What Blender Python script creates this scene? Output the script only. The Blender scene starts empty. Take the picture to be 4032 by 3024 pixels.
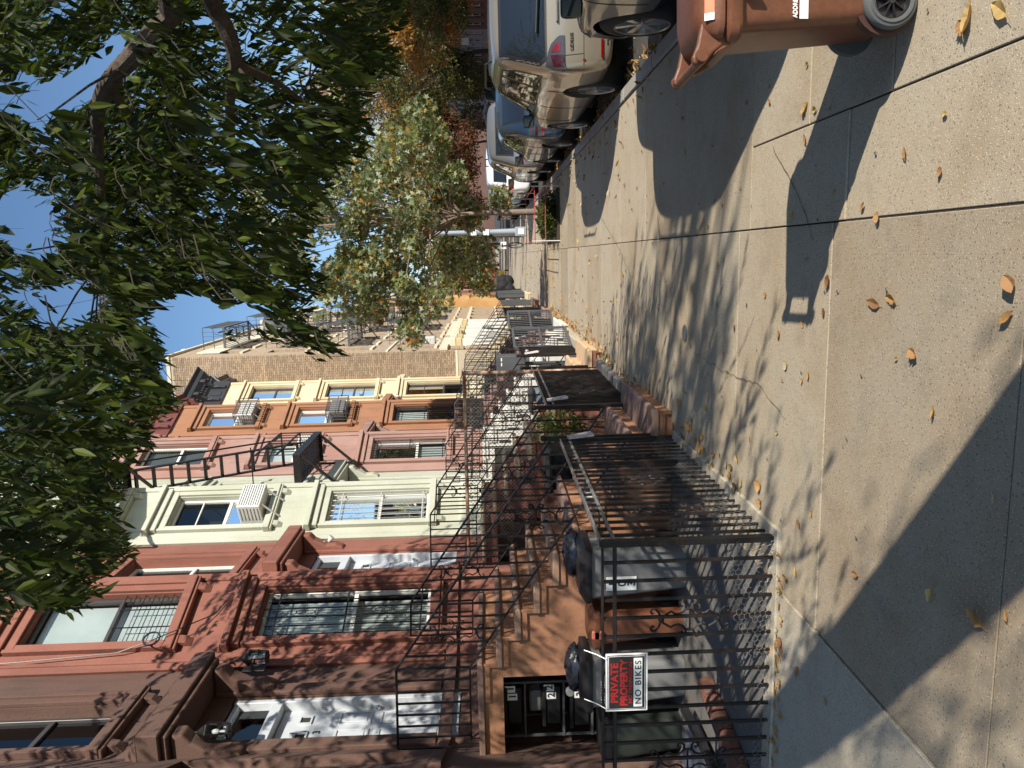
import bpy, bmesh, math, random
from mathutils import Vector, Matrix, Quaternion
from mathutils.bvhtree import BVHTree
from mathutils import noise as mnoise
PI=math.pi
C=bpy.context.scene.collection
sc=bpy.context.scene
# ---------------------------------------------------------------- camera
CAMZ=1.6; YAW,PITCH,RHO=math.radians(9.475),math.radians(1.587),.028
FW=Vector((-math.sin(YAW)*math.cos(PITCH),math.cos(YAW)*math.cos(PITCH),-math.sin(PITCH)))
R0=Vector((math.cos(YAW),math.sin(YAW),0)); U0=R0.cross(FW)
CR=R0*math.cos(RHO)-U0*math.sin(RHO); CU=R0*math.sin(RHO)+U0*math.cos(RHO)
cam=bpy.data.cameras.new('camera'); camo=bpy.data.objects.new('camera',cam); C.objects.link(camo)
cam.sensor_width=36; cam.lens=36*3028/4032; cam.clip_start=.05; cam.clip_end=2000
X_=-CU; Y_=CR; Z_=-FW      # the photograph was taken with the camera on its side
m=Matrix(((X_.x,Y_.x,Z_.x,0),(X_.y,Y_.y,Z_.y,0),(X_.z,Y_.z,Z_.z,CAMZ),(0,0,0,1)))
camo.matrix_world=m; sc.camera=camo
# ---------------------------------------------------------------- world and sun
SUN=Vector((-.779*math.cos(math.radians(31)),.627*math.cos(math.radians(31)),-math.sin(math.radians(31)))).normalized()
w=bpy.data.worlds.new('World'); sc.world=w; w.use_nodes=True
nt=w.node_tree; bg=nt.nodes['Background']; sky=nt.nodes.new('ShaderNodeTexSky'); sky.sky_type='NISHITA'
sky.sun_disc=False; sky.sun_elevation=math.radians(31); sky.sun_rotation=math.atan2(.779,-.627)
sky.air_density=1.0; sky.dust_density=.25; sky.ozone_density=1.6
hs=nt.nodes.new('ShaderNodeHueSaturation'); hs.inputs['Saturation'].default_value=1.12; nt.links.new(sky.outputs[0],hs.inputs['Color']); nt.links.new(hs.outputs[0],bg.inputs[0]); bg.inputs[1].default_value=.112
sl=bpy.data.lights.new('sun','SUN'); sl.energy=5.0; sl.angle=math.radians(.53); sl.color=(1,.93,.82)
so=bpy.data.objects.new('sun',sl); C.objects.link(so); so.location=(30,-25,40); so.rotation_mode='QUATERNION'; so.rotation_quaternion=SUN.to_track_quat('-Z','Y')
sc.view_settings.view_transform='Standard'; sc.view_settings.look='None'; sc.view_settings.exposure=.62; sc.view_settings.gamma=1
sc.view_settings.use_curve_mapping=False
sc.render.engine='CYCLES'
# ---------------------------------------------------------------- materials
MATS={}
def mat(name,col,rough=.8,var=.12,scale=1.5,bump=.0,bscale=40,metal=0,spec=.5,col2=None,mix=0,mscale=.6,grain=0,gscale=120,stain=0,island=0,coat=0):
    if name in MATS: return MATS[name]
    M=bpy.data.materials.new(name); M.use_nodes=True; t=M.node_tree; n=t.nodes; L=t.links.new
    b=n['Principled BSDF']; b.inputs['Roughness'].default_value=rough; b.inputs['Metallic'].default_value=metal
    b.inputs['Specular IOR Level'].default_value=spec
    if coat: b.inputs['Coat Weight'].default_value=coat; b.inputs['Coat Roughness'].default_value=.04
    geo=n.new('ShaderNodeNewGeometry')
    def noise(s,d=4,rg=.6):
        x=n.new('ShaderNodeTexNoise'); x.inputs['Scale'].default_value=s; x.inputs['Detail'].default_value=d; x.inputs['Roughness'].default_value=rg
        L(geo.outputs['Position'],x.inputs['Vector']); return x.outputs['Fac']
    def mixc(f,a,bb,mode='MIX'):
        x=n.new('ShaderNodeMix'); x.data_type='RGBA'; x.blend_type=mode
        if isinstance(f,(int,float)): x.inputs['Factor'].default_value=f
        else: L(f,x.inputs['Factor'])
        for s,v in (('A',a),('B',bb)):
            k=[i for i in x.inputs if i.name==s and i.type=='RGBA'][0]
            if isinstance(v,tuple): k.default_value=(*v[:3],1)
            else: L(v,k)
        return [o for o in x.outputs if o.type=='RGBA'][0]
    def ramp(f,a,bb):
        x=n.new('ShaderNodeMapRange'); x.inputs['From Min'].default_value=a; x.inputs['From Max'].default_value=bb; L(f,x.inputs['Value']); return x.outputs[0]
    lo=tuple(c*(1-var) for c in col); hi=tuple(min(1,c*(1+var)) for c in col)
    c=mixc(ramp(noise(scale),.3,.7),lo,hi)
    if col2: c=mixc(ramp(noise(mscale,5),.5-.12+(.5-mix)*.3,.5+.12+(.5-mix)*.3),c,col2)
    if grain:
        f=noise(gscale,2,.7); c=mixc(ramp(f,.35,.65),c,mixc(grain,c,(0,0,0)))
    if stain:
        sm=n.new('ShaderNodeVectorMath'); sm.operation='MULTIPLY'; sm.inputs[1].default_value=(3.2,3.2,.55); L(geo.outputs['Position'],sm.inputs[0]); sn=n.new('ShaderNodeTexNoise'); sn.inputs['Scale'].default_value=1.1; sn.inputs['Detail'].default_value=7; sn.inputs['Roughness'].default_value=.7; L(sm.outputs[0],sn.inputs['Vector']); f=ramp(sn.outputs['Fac'],.52,.72); x=n.new('ShaderNodeMath'); x.operation='MULTIPLY'; x.inputs[1].default_value=stain; L(f,x.inputs[0]); c=mixc(x.outputs[0],c,tuple(k*.35 for k in col))
    if island:
        r=n.new('ShaderNodeMapRange'); r.inputs['To Min'].default_value=1-island; r.inputs['To Max'].default_value=1+island; L(geo.outputs['Random Per Island'],r.inputs['Value'])
        oi=n.new('ShaderNodeObjectInfo'); r2=n.new('ShaderNodeMapRange'); r2.inputs['To Min'].default_value=1-island; r2.inputs['To Max'].default_value=1+island; L(oi.outputs['Random'],r2.inputs['Value'])
        mm=n.new('ShaderNodeMath'); mm.operation='MULTIPLY'; L(r.outputs[0],mm.inputs[0]); L(r2.outputs[0],mm.inputs[1])
        cc=n.new('ShaderNodeVectorMath'); cc.operation='SCALE'; L(c,cc.inputs[0]); L(mm.outputs[0],cc.inputs['Scale']); c=cc.outputs[0]
    L(c,b.inputs['Base Color'])
    if bump:
        bp=n.new('ShaderNodeBump'); bp.inputs['Strength'].default_value=bump; bp.inputs['Distance'].default_value=.02
        L(noise(bscale,5,.65),bp.inputs['Height']); L(bp.outputs[0],b.inputs['Normal'])
    MATS[name]=M; return M
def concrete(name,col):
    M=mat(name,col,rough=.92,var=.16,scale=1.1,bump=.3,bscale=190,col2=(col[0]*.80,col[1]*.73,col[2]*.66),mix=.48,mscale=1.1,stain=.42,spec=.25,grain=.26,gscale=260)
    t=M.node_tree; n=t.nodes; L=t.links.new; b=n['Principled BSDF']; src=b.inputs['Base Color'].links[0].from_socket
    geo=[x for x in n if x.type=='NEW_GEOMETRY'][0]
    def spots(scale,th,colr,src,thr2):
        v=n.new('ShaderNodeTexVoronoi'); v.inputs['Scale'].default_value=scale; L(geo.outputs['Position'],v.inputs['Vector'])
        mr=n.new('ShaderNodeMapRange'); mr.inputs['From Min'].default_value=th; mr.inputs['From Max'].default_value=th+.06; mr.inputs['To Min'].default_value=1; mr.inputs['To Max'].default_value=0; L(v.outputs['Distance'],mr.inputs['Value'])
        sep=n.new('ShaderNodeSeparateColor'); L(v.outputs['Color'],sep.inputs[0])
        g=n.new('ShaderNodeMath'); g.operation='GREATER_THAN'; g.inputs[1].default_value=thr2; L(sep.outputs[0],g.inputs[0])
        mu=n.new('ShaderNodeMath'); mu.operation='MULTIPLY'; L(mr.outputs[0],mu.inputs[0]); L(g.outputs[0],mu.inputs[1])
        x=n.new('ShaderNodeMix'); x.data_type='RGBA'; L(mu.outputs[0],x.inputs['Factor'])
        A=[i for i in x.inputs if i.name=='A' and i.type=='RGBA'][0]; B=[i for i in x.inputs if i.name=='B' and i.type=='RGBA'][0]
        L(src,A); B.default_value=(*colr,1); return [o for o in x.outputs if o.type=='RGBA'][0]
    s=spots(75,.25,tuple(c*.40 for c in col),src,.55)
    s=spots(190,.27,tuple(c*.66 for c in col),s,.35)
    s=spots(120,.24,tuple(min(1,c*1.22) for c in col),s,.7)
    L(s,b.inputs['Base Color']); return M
def leafmat(name,cols,trans=.35,rough=.45,sp=.4):
    M=bpy.data.materials.new(name); M.use_nodes=True; t=M.node_tree; n=t.nodes; L=t.links.new
    b=n['Principled BSDF']; out=[x for x in n if x.type=='OUTPUT_MATERIAL'][0]
    geo=n.new('ShaderNodeNewGeometry'); oi=n.new('ShaderNodeObjectInfo')
    ad=n.new('ShaderNodeMath'); ad.operation='ADD'; L(geo.outputs['Random Per Island'],ad.inputs[0]); L(oi.outputs['Random'],ad.inputs[1])
    fr=n.new('ShaderNodeMath'); fr.operation='FRACT'; L(ad.outputs[0],fr.inputs[0])
    r=n.new('ShaderNodeValToRGB'); r.color_ramp.interpolation='LINEAR'
    e=r.color_ramp.elements
    for i,(p,c) in enumerate(cols):
        k=e[i] if i<2 else e.new(p)
        k.position=p; k.color=(*c,1)
    L(fr.outputs[0],r.inputs[0]); L(r.outputs[0],b.inputs['Base Color']); b.inputs['Roughness'].default_value=rough; b.inputs['Specular IOR Level'].default_value=sp
    tr=n.new('ShaderNodeBsdfTranslucent'); ml=n.new('ShaderNodeVectorMath'); ml.operation='MULTIPLY'; ml.inputs[1].default_value=(1.5,1.5,.6); L(r.outputs[0],ml.inputs[0]); L(ml.outputs[0],tr.inputs[0])
    mx=n.new('ShaderNodeMixShader'); mx.inputs[0].default_value=trans; L(b.outputs[0],mx.inputs[1]); L(tr.outputs[0],mx.inputs[2]); L(mx.outputs[0],out.inputs[0])
    MATS[name]=M; return M
def glassmat(name,tint=(.6,.65,.65),refl=.18):
    M=bpy.data.materials.new(name); M.use_nodes=True; t=M.node_tree; n=t.nodes; L=t.links.new
    n.remove(n['Principled BSDF']); out=[x for x in n if x.type=='OUTPUT_MATERIAL'][0]
    tp=n.new('ShaderNodeBsdfTransparent'); tp.inputs[0].default_value=(*tint,1)
    gl=n.new('ShaderNodeBsdfGlossy'); gl.inputs['Roughness'].default_value=.03; gl.inputs[0].default_value=(.9,.95,1,1)
    fr=n.new('ShaderNodeFresnel'); fr.inputs[0].default_value=1.5
    ad=n.new('ShaderNodeMath'); ad.operation='ADD'; ad.use_clamp=True; ad.inputs[1].default_value=refl; L(fr.outputs[0],ad.inputs[0])
    no=n.new('ShaderNodeTexNoise'); no.inputs['Scale'].default_value=1.3; bp=n.new('ShaderNodeBump'); bp.inputs['Strength'].default_value=.04; geo=n.new('ShaderNodeNewGeometry')
    L(geo.outputs['Position'],no.inputs['Vector']); L(no.outputs['Fac'],bp.inputs['Height']); L(bp.outputs[0],gl.inputs['Normal'])
    mx=n.new('ShaderNodeMixShader'); L(ad.outputs[0],mx.inputs[0]); L(tp.outputs[0],mx.inputs[1]); L(gl.outputs[0],mx.inputs[2]); L(mx.outputs[0],out.inputs[0])
    MATS[name]=M; return M
# ---------------------------------------------------------------- mesh helpers
class MB:
    def __init__(s): s.v=[]; s.f=[]
    def add(s,vs,fs):
        k=len(s.v); s.v+= [Vector(p) for p in vs]; s.f+=[tuple(i+k for i in f) for f in fs]; return s
    def box(s,a,b):
        x0,x1=sorted((a[0],b[0])); y0,y1=sorted((a[1],b[1])); z0,z1=sorted((a[2],b[2]))
        return s.hexa([(x0,y0,z0),(x1,y0,z0),(x1,y1,z0),(x0,y1,z0),(x0,y0,z1),(x1,y0,z1),(x1,y1,z1),(x0,y1,z1)])
    def hexa(s,p): return s.add(p,[(0,3,2,1),(4,5,6,7),(0,1,5,4),(1,2,6,5),(2,3,7,6),(3,0,4,7)])
    def bar(s,p,q,w,h=None,up=(0,0,1)):
        p=Vector(p);q=Vector(q);h=h or w; d=(q-p).normalized(); u=Vector(up)
        if abs(d.dot(u))>.98: u=Vector((1,0,0))
        r=d.cross(u).normalized()*w/2; u=r.cross(d).normalized()*h/2
        return s.hexa([p-r-u,p+r-u,q+r-u,q-r-u,p-r+u,p+r+u,q+r+u,q-r+u])
    def tube(s,pts,rad,n=6,cap=True):
        pts=[Vector(p) for p in pts]; k=len(s.v)
        if not hasattr(rad,'__len__'): rad=[rad]*len(pts)
        up=None
        for i,p in enumerate(pts):
            d=(pts[min(i+1,len(pts)-1)]-pts[max(i-1,0)]).normalized()
            if up is None: up=Vector((0,0,1)) if abs(d.z)<.9 else Vector((1,0,0))
            a=d.cross(up).normalized(); b=a.cross(d).normalized(); up=b
            for j in range(n):
                t=2*PI*j/n; s.v.append(p+(a*math.cos(t)+b*math.sin(t))*rad[i])
        for i in range(len(pts)-1):
            for j in range(n):
                s.f.append((k+i*n+j,k+i*n+(j+1)%n,k+(i+1)*n+(j+1)%n,k+(i+1)*n+j))
        if cap:
            s.f.append(tuple(k+j for j in range(n))[::-1]); s.f.append(tuple(k+(len(pts)-1)*n+j for j in range(n)))
        return s
    def lathe(s,c,axis,prof,n=24,closed=False):
        c=Vector(c); ax=Vector(axis).normalized(); u=ax.orthogonal().normalized(); v=ax.cross(u); k=len(s.v); m_=len(prof)
        for (r,h) in prof:
            for j in range(n):
                t=2*PI*j/n; s.v.append(c+ax*h+(u*math.cos(t)+v*math.sin(t))*r)
        for i in range(m_ if closed else m_-1):
            i2=(i+1)%m_
            for j in range(n): s.f.append((k+i*n+j,k+i*n+(j+1)%n,k+i2*n+(j+1)%n,k+i2*n+j))
        return s
    def prism(s,poly,vec):
        k=len(s.v); n=len(poly); s.v+=[Vector(p) for p in poly]; s.v+=[Vector(p)+Vector(vec) for p in poly]
        s.f.append(tuple(range(k,k+n))[::-1]); s.f.append(tuple(range(k+n,k+2*n)))
        for i in range(n): s.f.append((k+i,k+(i+1)%n,k+n+(i+1)%n,k+n+i))
        return s
    def sphere(s,c,r,n=10,m_=6):
        if not hasattr(r,'__len__'): r=(r,r,r)
        k=len(s.v); c=Vector(c)
        for i in range(m_+1):
            a=PI*i/m_
            for j in range(n):
                t=2*PI*j/n; s.v.append(c+Vector((r[0]*math.sin(a)*math.cos(t),r[1]*math.sin(a)*math.sin(t),r[2]*math.cos(a))))
        for i in range(m_):
            for j in range(n): s.f.append((k+i*n+j,k+(i+1)*n+j,k+(i+1)*n+(j+1)%n,k+i*n+(j+1)%n))
        return s
WL={}
def thing(name,label,cat,loc=(0,0,0),group=None,kind=None):
    o=bpy.data.objects.new(name,None); C.objects.link(o); o.location=loc; o.empty_display_size=.1; WL[o]=Vector(loc)
    tag(o,label,cat,group,kind); return o
def tag(o,label=None,cat=None,group=None,kind=None):
    if label: o['label']=label
    if cat: o['category']=cat
    if group: o['group']=group
    if kind: o['kind']=kind
    return o
def part(name,mb,m,parent=None,smooth=False,bev=0,label=None,kind=None,seg=1,loc=None):
    org=WL.get(parent,Vector((0,0,0))) if parent else Vector(loc or (0,0,0))
    me=bpy.data.meshes.new(name); me.from_pydata([v-org for v in mb.v],[],mb.f)
    bm=bmesh.new(); bm.from_mesh(me); bmesh.ops.recalc_face_normals(bm,faces=bm.faces); bm.to_mesh(me); bm.free()
    me.materials.append(m)
    if smooth: me.shade_smooth()
    o=bpy.data.objects.new(name,me); C.objects.link(o)
    if parent: o.parent=parent
    else: o.location=org
    WL[o]=org
    if smooth:
        try: me.set_sharp_from_angle(angle=math.radians(38))
        except Exception: pass
    if bev:
        b=o.modifiers.new('bevel','BEVEL'); b.width=bev; b.segments=seg; b.limit_method='ANGLE'; b.angle_limit=math.radians(40)
    if label: o['label']=label
    if kind: o['kind']=kind
    return o
def inst(name,me,parent,loc,rot=None,scale=None,label=None):
    """a piece of its own that shares its mesh; loc in world space"""
    o=bpy.data.objects.new(name,me); C.objects.link(o); org=WL[parent] if parent else Vector((0,0,0))
    if parent: o.parent=parent
    o.location=Vector(loc)-org
    if rot is not None:
        if isinstance(rot,Quaternion): o.rotation_mode='QUATERNION'; o.rotation_quaternion=rot
        else: o.rotation_euler=rot
    if scale is not None: o.scale=scale
    WL[o]=Vector(loc)
    if label: o['label']=label
    return o
def mesh_of(name,mb,m,smooth=False):
    me=bpy.data.meshes.new(name); me.from_pydata(mb.v,[],mb.f)
    bm=bmesh.new(); bm.from_mesh(me); bmesh.ops.recalc_face_normals(bm,faces=bm.faces); bm.to_mesh(me); bm.free()
    if m: me.materials.append(m)
    if smooth: me.shade_smooth()
    return me
def text(name,s,h,m,parent,org,right,up,ext=.002,align='LEFT',xs=1,bold=0,spacing=1):
    cu=bpy.data.curves.new('lettering','FONT'); cu.body=s; cu.size=h*1.38; cu.extrude=ext; cu.align_x=align; cu.offset=bold; cu.space_character=spacing
    t=bpy.data.objects.new('tmp',cu); C.objects.link(t); dg=bpy.context.evaluated_depsgraph_get(); me=bpy.data.meshes.new_from_object(t.evaluated_get(dg)); bpy.data.objects.remove(t)
    r=Vector(right).normalized(); u=Vector(up).normalized(); n=r.cross(u); o0=WL[parent]
    for v in me.vertices:
        c=v.co.copy(); v.co=Vector(org)-o0+r*c.x*xs+u*c.y+n*c.z
    me.materials.clear(); me.materials.append(m); me.name=name
    o=bpy.data.objects.new(name,me); C.objects.link(o); o.parent=parent; WL[o]=o0; return o
def copy_tree(o,parent=None,shift=None):
    c=o.copy(); C.objects.link(c); c.parent=parent
    if shift is not None: c.location=o.location+Vector(shift)
    for ch in o.children: copy_tree(ch,c)
    return c
def proj(p):
    d=Vector(p)-Vector((0,0,CAMZ)); w_=d.dot(FW)
    if w_<=.05: return None
    return ((2016-3028*d.dot(CU)/w_)/1.8228,(3024-(1512+3028*d.dot(CR)/w_))/1.8228,w_)
def inpoly(x,y,P):
    r=False; j=len(P)-1
    for i in range(len(P)):
        a,b=P[i],P[j]
        if (a[1]>y)!=(b[1]>y) and x<(b[0]-a[0])*(y-a[1])/(b[1]-a[1])+a[0]: r=not r
        j=i
    return r
rnd=random.Random(7)
# ---------------------------------------------------------------- palette
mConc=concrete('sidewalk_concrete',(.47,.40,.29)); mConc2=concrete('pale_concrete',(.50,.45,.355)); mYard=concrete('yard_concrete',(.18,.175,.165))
mJoint=mat('joint_dirt',(.035,.027,.02),rough=1)
mConcB=concrete('sidewalk_concrete_b',(.41,.345,.25)); mConcC=concrete('sidewalk_concrete_c',(.51,.44,.325))
mAsph=mat('asphalt',(.065,.063,.06),rough=.9,bump=.4,bscale=120,grain=.3)
mKerb=mat('kerb_stone',(.34,.31,.27),rough=.85,bump=.2,bscale=60,grain=.25,stain=.4)
mIron=mat('black_iron',(.007,.007,.008),rough=.5,var=.3,bump=.3,bscale=90,spec=.35,col2=(.03,.016,.010),mix=.2,mscale=9)
mIronG=mat('grey_painted_iron',(.075,.08,.085),rough=.45,var=.2,bump=.1,bscale=80)
mRail=mat('worn_grey_rail',(.14,.135,.13),rough=.42,var=.3,scale=14,bump=.2,bscale=120)
mWire=mat('galvanised_wire',(.33,.33,.31),rough=.45,metal=.6); mWireD=mat('weathered_netting',(.26,.25,.23),rough=.6,metal=.3)
mRust=mat('rusty_pipe',(.55,.45,.34),rough=.75,col2=(.28,.10,.045),mix=.55,mscale=7,bump=.3,bscale=60)
mWhite=mat('white_paint',(.62,.62,.58),rough=.5,var=.05,bump=.04,bscale=60)
mDoor=mat('white_door_paint',(.50,.53,.56),rough=.4,var=.05)
mVinyl=mat('pale_window_vinyl',(.62,.62,.58),rough=.45,var=.05)
mDarkFrame=mat('dark_bronze_frame',(.05,.045,.045),rough=.4)
mBlind=mat('pale_blind',(.55,.55,.5),rough=.9,var=.08)
mCurt=mat('pale_shade',(.62,.63,.62),rough=.9,var=.08,scale=3)
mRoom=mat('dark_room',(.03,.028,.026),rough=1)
mBlack=mat('black_plastic',(.018,.018,.02),rough=.42,var=.2,bump=.08,bscale=60)
mBinGrey=mat('grey_bin_plastic',(.15,.15,.15),rough=.5,var=.12,bump=.05,bscale=50)
mBrownBin=mat('brown_bin_plastic',(.15,.058,.030),rough=.42,var=.16,scale=5,bump=.08,bscale=60,grain=.18,gscale=50,stain=.35)
mPaper=mat('white_sticker',(.80,.80,.78),rough=.55,var=.03)
mInk=mat('black_ink',(.015,.015,.015),rough=.5)
mRedInk=mat('red_ink',(.38,.012,.012),rough=.5)
mOrange=mat('orange_sticker',(.62,.16,.06),rough=.5)
mTyre=mat('tyre_rubber',(.022,.022,.023),rough=.8,bump=.2,bscale=60)
mTyreGrey=mat('dusty_rubber',(.075,.08,.08),rough=.75,bump=.1,bscale=60)
mRim=mat('alloy_rim',(.45,.44,.42),rough=.3,metal=.8)
mChrome=mat('chrome_trim',(.6,.6,.6),rough=.12,metal=1)
mLeadBag=mat('bin_bag',(.02,.022,.03),rough=.25,bump=.6,bscale=14,spec=.8)
mBark=mat('bark',(.10,.075,.055),rough=.95,bump=1,bscale=24,grain=.4,gscale=30)
mBarkPale=mat('pale_bark',(.26,.20,.15),rough=.95,bump=.8,bscale=30,grain=.35,gscale=25)
mTwig=mat('dark_twig',(.045,.035,.028),rough=.95)
mLeafDark=leafmat('dark_green_leaf',[(0,(.016,.024,.004)),(1,(.085,.110,.014)),(.5,(.022,.036,.005)),(.85,(.045,.068,.008))],trans=.36,rough=.5,sp=.22)
mLeafGum=leafmat('turning_glint_leaf',[(0,(.075,.10,.035)),(1,(.40,.14,.04)),(.3,(.14,.175,.08)),(.72,(.38,.42,.28)),(.88,(.24,.18,.04)),(.94,(.38,.20,.03))],trans=.35,rough=.42)  # turning colours, plus pale grey-green stops that paint sun glints into the leaves
mLeafOrange=leafmat('orange_leaf',[(0,(.32,.12,.03)),(1,(.44,.18,.05)),(.4,(.42,.21,.05)),(.75,(.24,.17,.035))],trans=.3,rough=.6)
mLeafOlive=leafmat('olive_leaf',[(0,(.05,.06,.015)),(1,(.13,.10,.02)),(.5,(.07,.085,.02))],trans=.3,rough=.6)
mLeafRust=leafmat('rust_leaf',[(0,(.11,.04,.02)),(1,(.20,.09,.035)),(.5,(.15,.06,.03))],trans=.25,rough=.7)
mLeafGreen=leafmat('bright_green_leaf',[(0,(.06,.10,.015)),(1,(.16,.2,.04)),(.5,(.09,.13,.02))],trans=.35,rough=.5)
mFall=leafmat('fallen_leaf',[(0,(.36,.19,.07)),(1,(.50,.42,.33)),(.3,(.42,.25,.08)),(.55,(.22,.10,.045)),(.75,(.48,.33,.12)),(.88,(.28,.24,.08))],trans=.12,rough=.75)
gWin=glassmat('window_glass',(.65,.7,.7),.0); gCar=glassmat('car_glass',(.13,.14,.14),.10); gLamp=glassmat('lamp_glass',(.92,.94,.95),.05)
# ================================================================ GROUND
gr=MB(); gr.add([(-400,-60,-.45),(400,-60,-.45),(400,900,-.45),(-400,900,-.45)],[(0,1,2,3)])
tag(part('ground',gr,mat('far_earth',(.14,.12,.09),rough=1)),kind='structure')
rd=MB(); nx,ny=10,40
for j in range(ny+1):
    y=-12+j*(172/ny)
    for i in range(nx+1):
        x=1.86+i*.83; t=i/nx*2-1; rd.v.append(Vector((x,y,-.17+.10*(1-t*t))))
for j in range(ny):
    for i in range(nx): a=j*(nx+1)+i; rd.f.append((a,a+1,a+nx+2,a+nx+1))
tag(part('road',rd,mAsph,smooth=True),kind='structure')
sw=tag(part('pavement',MB().box((-1.9,-8,-.4),(1.68,150,-.007)),mJoint),kind='structure')
yd=tag(part('front_yard_ground',MB().box((-5.2,-8,-.4),(-1.905,150,-.035)),mJoint),kind='structure')
def slab(par,x0,x1,y0,y1,z,m,name='slab'):
    m=rnd.choice((mConc,mConcB,mConcC)) if m is mConc else m
    g=.004; dz=rnd.uniform(-.003,.003); o=part(name,MB().box((x0+g,y0+g,-.06),(x1-g,y1-g,z+dz)),m,par,bev=.003); return o
cols=[(-1.9,-1.0),(-1.0,.12),(.12,1.68)]
ys=[-4,-2.5,-.9,.75,2.25,3.57,4.9,6.3,7.85,9.35,10.9]
while ys[-1]<60: ys.append(ys[-1]+1.52)
for a,b in zip(ys,ys[1:]):
    if b<5.2:
        slab(sw,-1.9,.12,a,b,0,mConc); 
        if a>3.5: slab(sw,.12,.6,a-.12,b-.2,0,mConc)
        elif b<3.6: slab(sw,.12,.6,a,b-(.12 if b>3 else 0),0,mConc)
    elif b<24: slab(sw,-1.9,.12,a,b,0,mConc)
    else: slab(sw,-1.9,.12,a,b,0,mConc2)
    if a>=4.7: slab(sw,.12,1.68,a if a>4.95 else a-.2,b,0,mConc if b<22 else mConc2)
for a,b in ((-4,-2.2),(-2.2,-.4),(-.4,1.4),(1.4,3.1),(3.1,3.88),(3.88,4.7)): slab(sw,.6,1.68,a,b,0,mConc)
part('paved_strip',MB().box((-1.9,ys[-1],-.06),(1.68,150,0)),mConc2,sw)
k=tag(part('kerb_bed',MB().box((1.685,-8,-.4),(1.70,150,-.02)),mJoint),kind='structure')
y=-6.
while y<70:
    part('kerb_stone',MB().box((1.705,y+.004,-.35),(1.86,y+1.50,.004+rnd.uniform(-.004,.004))),mKerb,k,bev=.015); y+=1.51
part('kerb_run',MB().box((1.705,y,-.35),(1.86,150,.0)),mKerb,k)
# front yards: paved panels
yy=[-6,-3,0,2.0,4.08]
for a,b in zip(yy,yy[1:]):
    slab(yd,-3.4,-1.905,a,b,.002,mConc2); slab(yd,-5.05,-3.4,a,b,.002,mConc2)
yy=[4.16]
while yy[-1]<60: yy.append(yy[-1]+1.45)
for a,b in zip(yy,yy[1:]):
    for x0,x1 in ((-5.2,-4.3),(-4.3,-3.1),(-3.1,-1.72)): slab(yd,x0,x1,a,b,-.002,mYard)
# far side of the street
tag(part('far_pavement',MB().box((10.2,-12,-.4),(16.1,150,-.02)),mConc2),kind='structure')
# ================================================================ HOUSES
class Wall:
    def __init__(s,A,B):
        s.A=Vector((A[0],A[1],0)); d=Vector((B[0]-A[0],B[1]-A[1],0)); s.L=d.length; s.d=d.normalized(); s.n=Vector((s.d.y,-s.d.x,0))
    def p(s,a,o,z): return s.A+s.d*a+s.n*o+Vector((0,0,z))
    def box(s,mb,a0,a1,o0,o1,z0,z1):
        return mb.hexa([s.p(a0,o0,z0),s.p(a1,o0,z0),s.p(a1,o1,z0),s.p(a0,o1,z0),s.p(a0,o0,z1),s.p(a1,o0,z1),s.p(a1,o1,z1),s.p(a0,o1,z1)])
    def skin(s,mb,z0,z1,ops,dep=.16,a0=0,a1=None):
        a1=s.L if a1 is None else a1
        S=sorted({a0,a1}|{v for o in ops for v in o[:2]}); Z=sorted({z0,z1}|{v for o in ops for v in o[2:4]})
        for i in range(len(S)-1):
            for j in range(len(Z)-1):
                c=((S[i]+S[i+1])/2,(Z[j]+Z[j+1])/2)
                if any(o[0]<c[0]<o[1] and o[2]<c[1]<o[3] for o in ops): continue
                mb.add([s.p(S[i],0,Z[j]),s.p(S[i+1],0,Z[j]),s.p(S[i+1],0,Z[j+1]),s.p(S[i],0,Z[j+1])],[(0,1,2,3)])
        for o in ops:
            q=[(o[0],o[2]),(o[1],o[2]),(o[1],o[3]),(o[0],o[3])]
            for k in range(4):
                a,b=q[k],q[(k+1)%4]
                mb.add([s.p(a[0],0,a[1]),s.p(b[0],0,b[1]),s.p(b[0],-dep,b[1]),s.p(a[0],-dep,a[1])],[(0,1,2,3)])
        return mb
def band(mb,poly,prof,z0=0):
    """sweep a (offset, z) profile along the wall polyline, mitred"""
    P=[Vector((p[0],p[1],0)) for p in poly]; N=[]
    for i in range(len(P)):
        ns=[]
        if i>0: d=(P[i]-P[i-1]).normalized(); ns.append(Vector((d.y,-d.x,0)))
        if i<len(P)-1: d=(P[i+1]-P[i]).normalized(); ns.append(Vector((d.y,-d.x,0)))
        n=sum(ns,Vector()).normalized(); N.append(n/max(.3,n.dot(ns[0])))
    k=len(mb.v); m_=len(prof)
    for p,n in zip(P,N):
        for (o,z) in prof: mb.v.append(p+n*o+Vector((0,0,z+z0)))
    for i in range(len(P)-1):
        for j in range(m_): mb.f.append((k+i*m_+j,k+(i+1)*m_+j,k+(i+1)*m_+(j+1)%m_,k+i*m_+(j+1)%m_))
    mb.f.append(tuple(k+j for j in range(m_))[::-1]); mb.f.append(tuple(k+(len(P)-1)*m_+j for j in range(m_)))
    return mb
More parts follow.
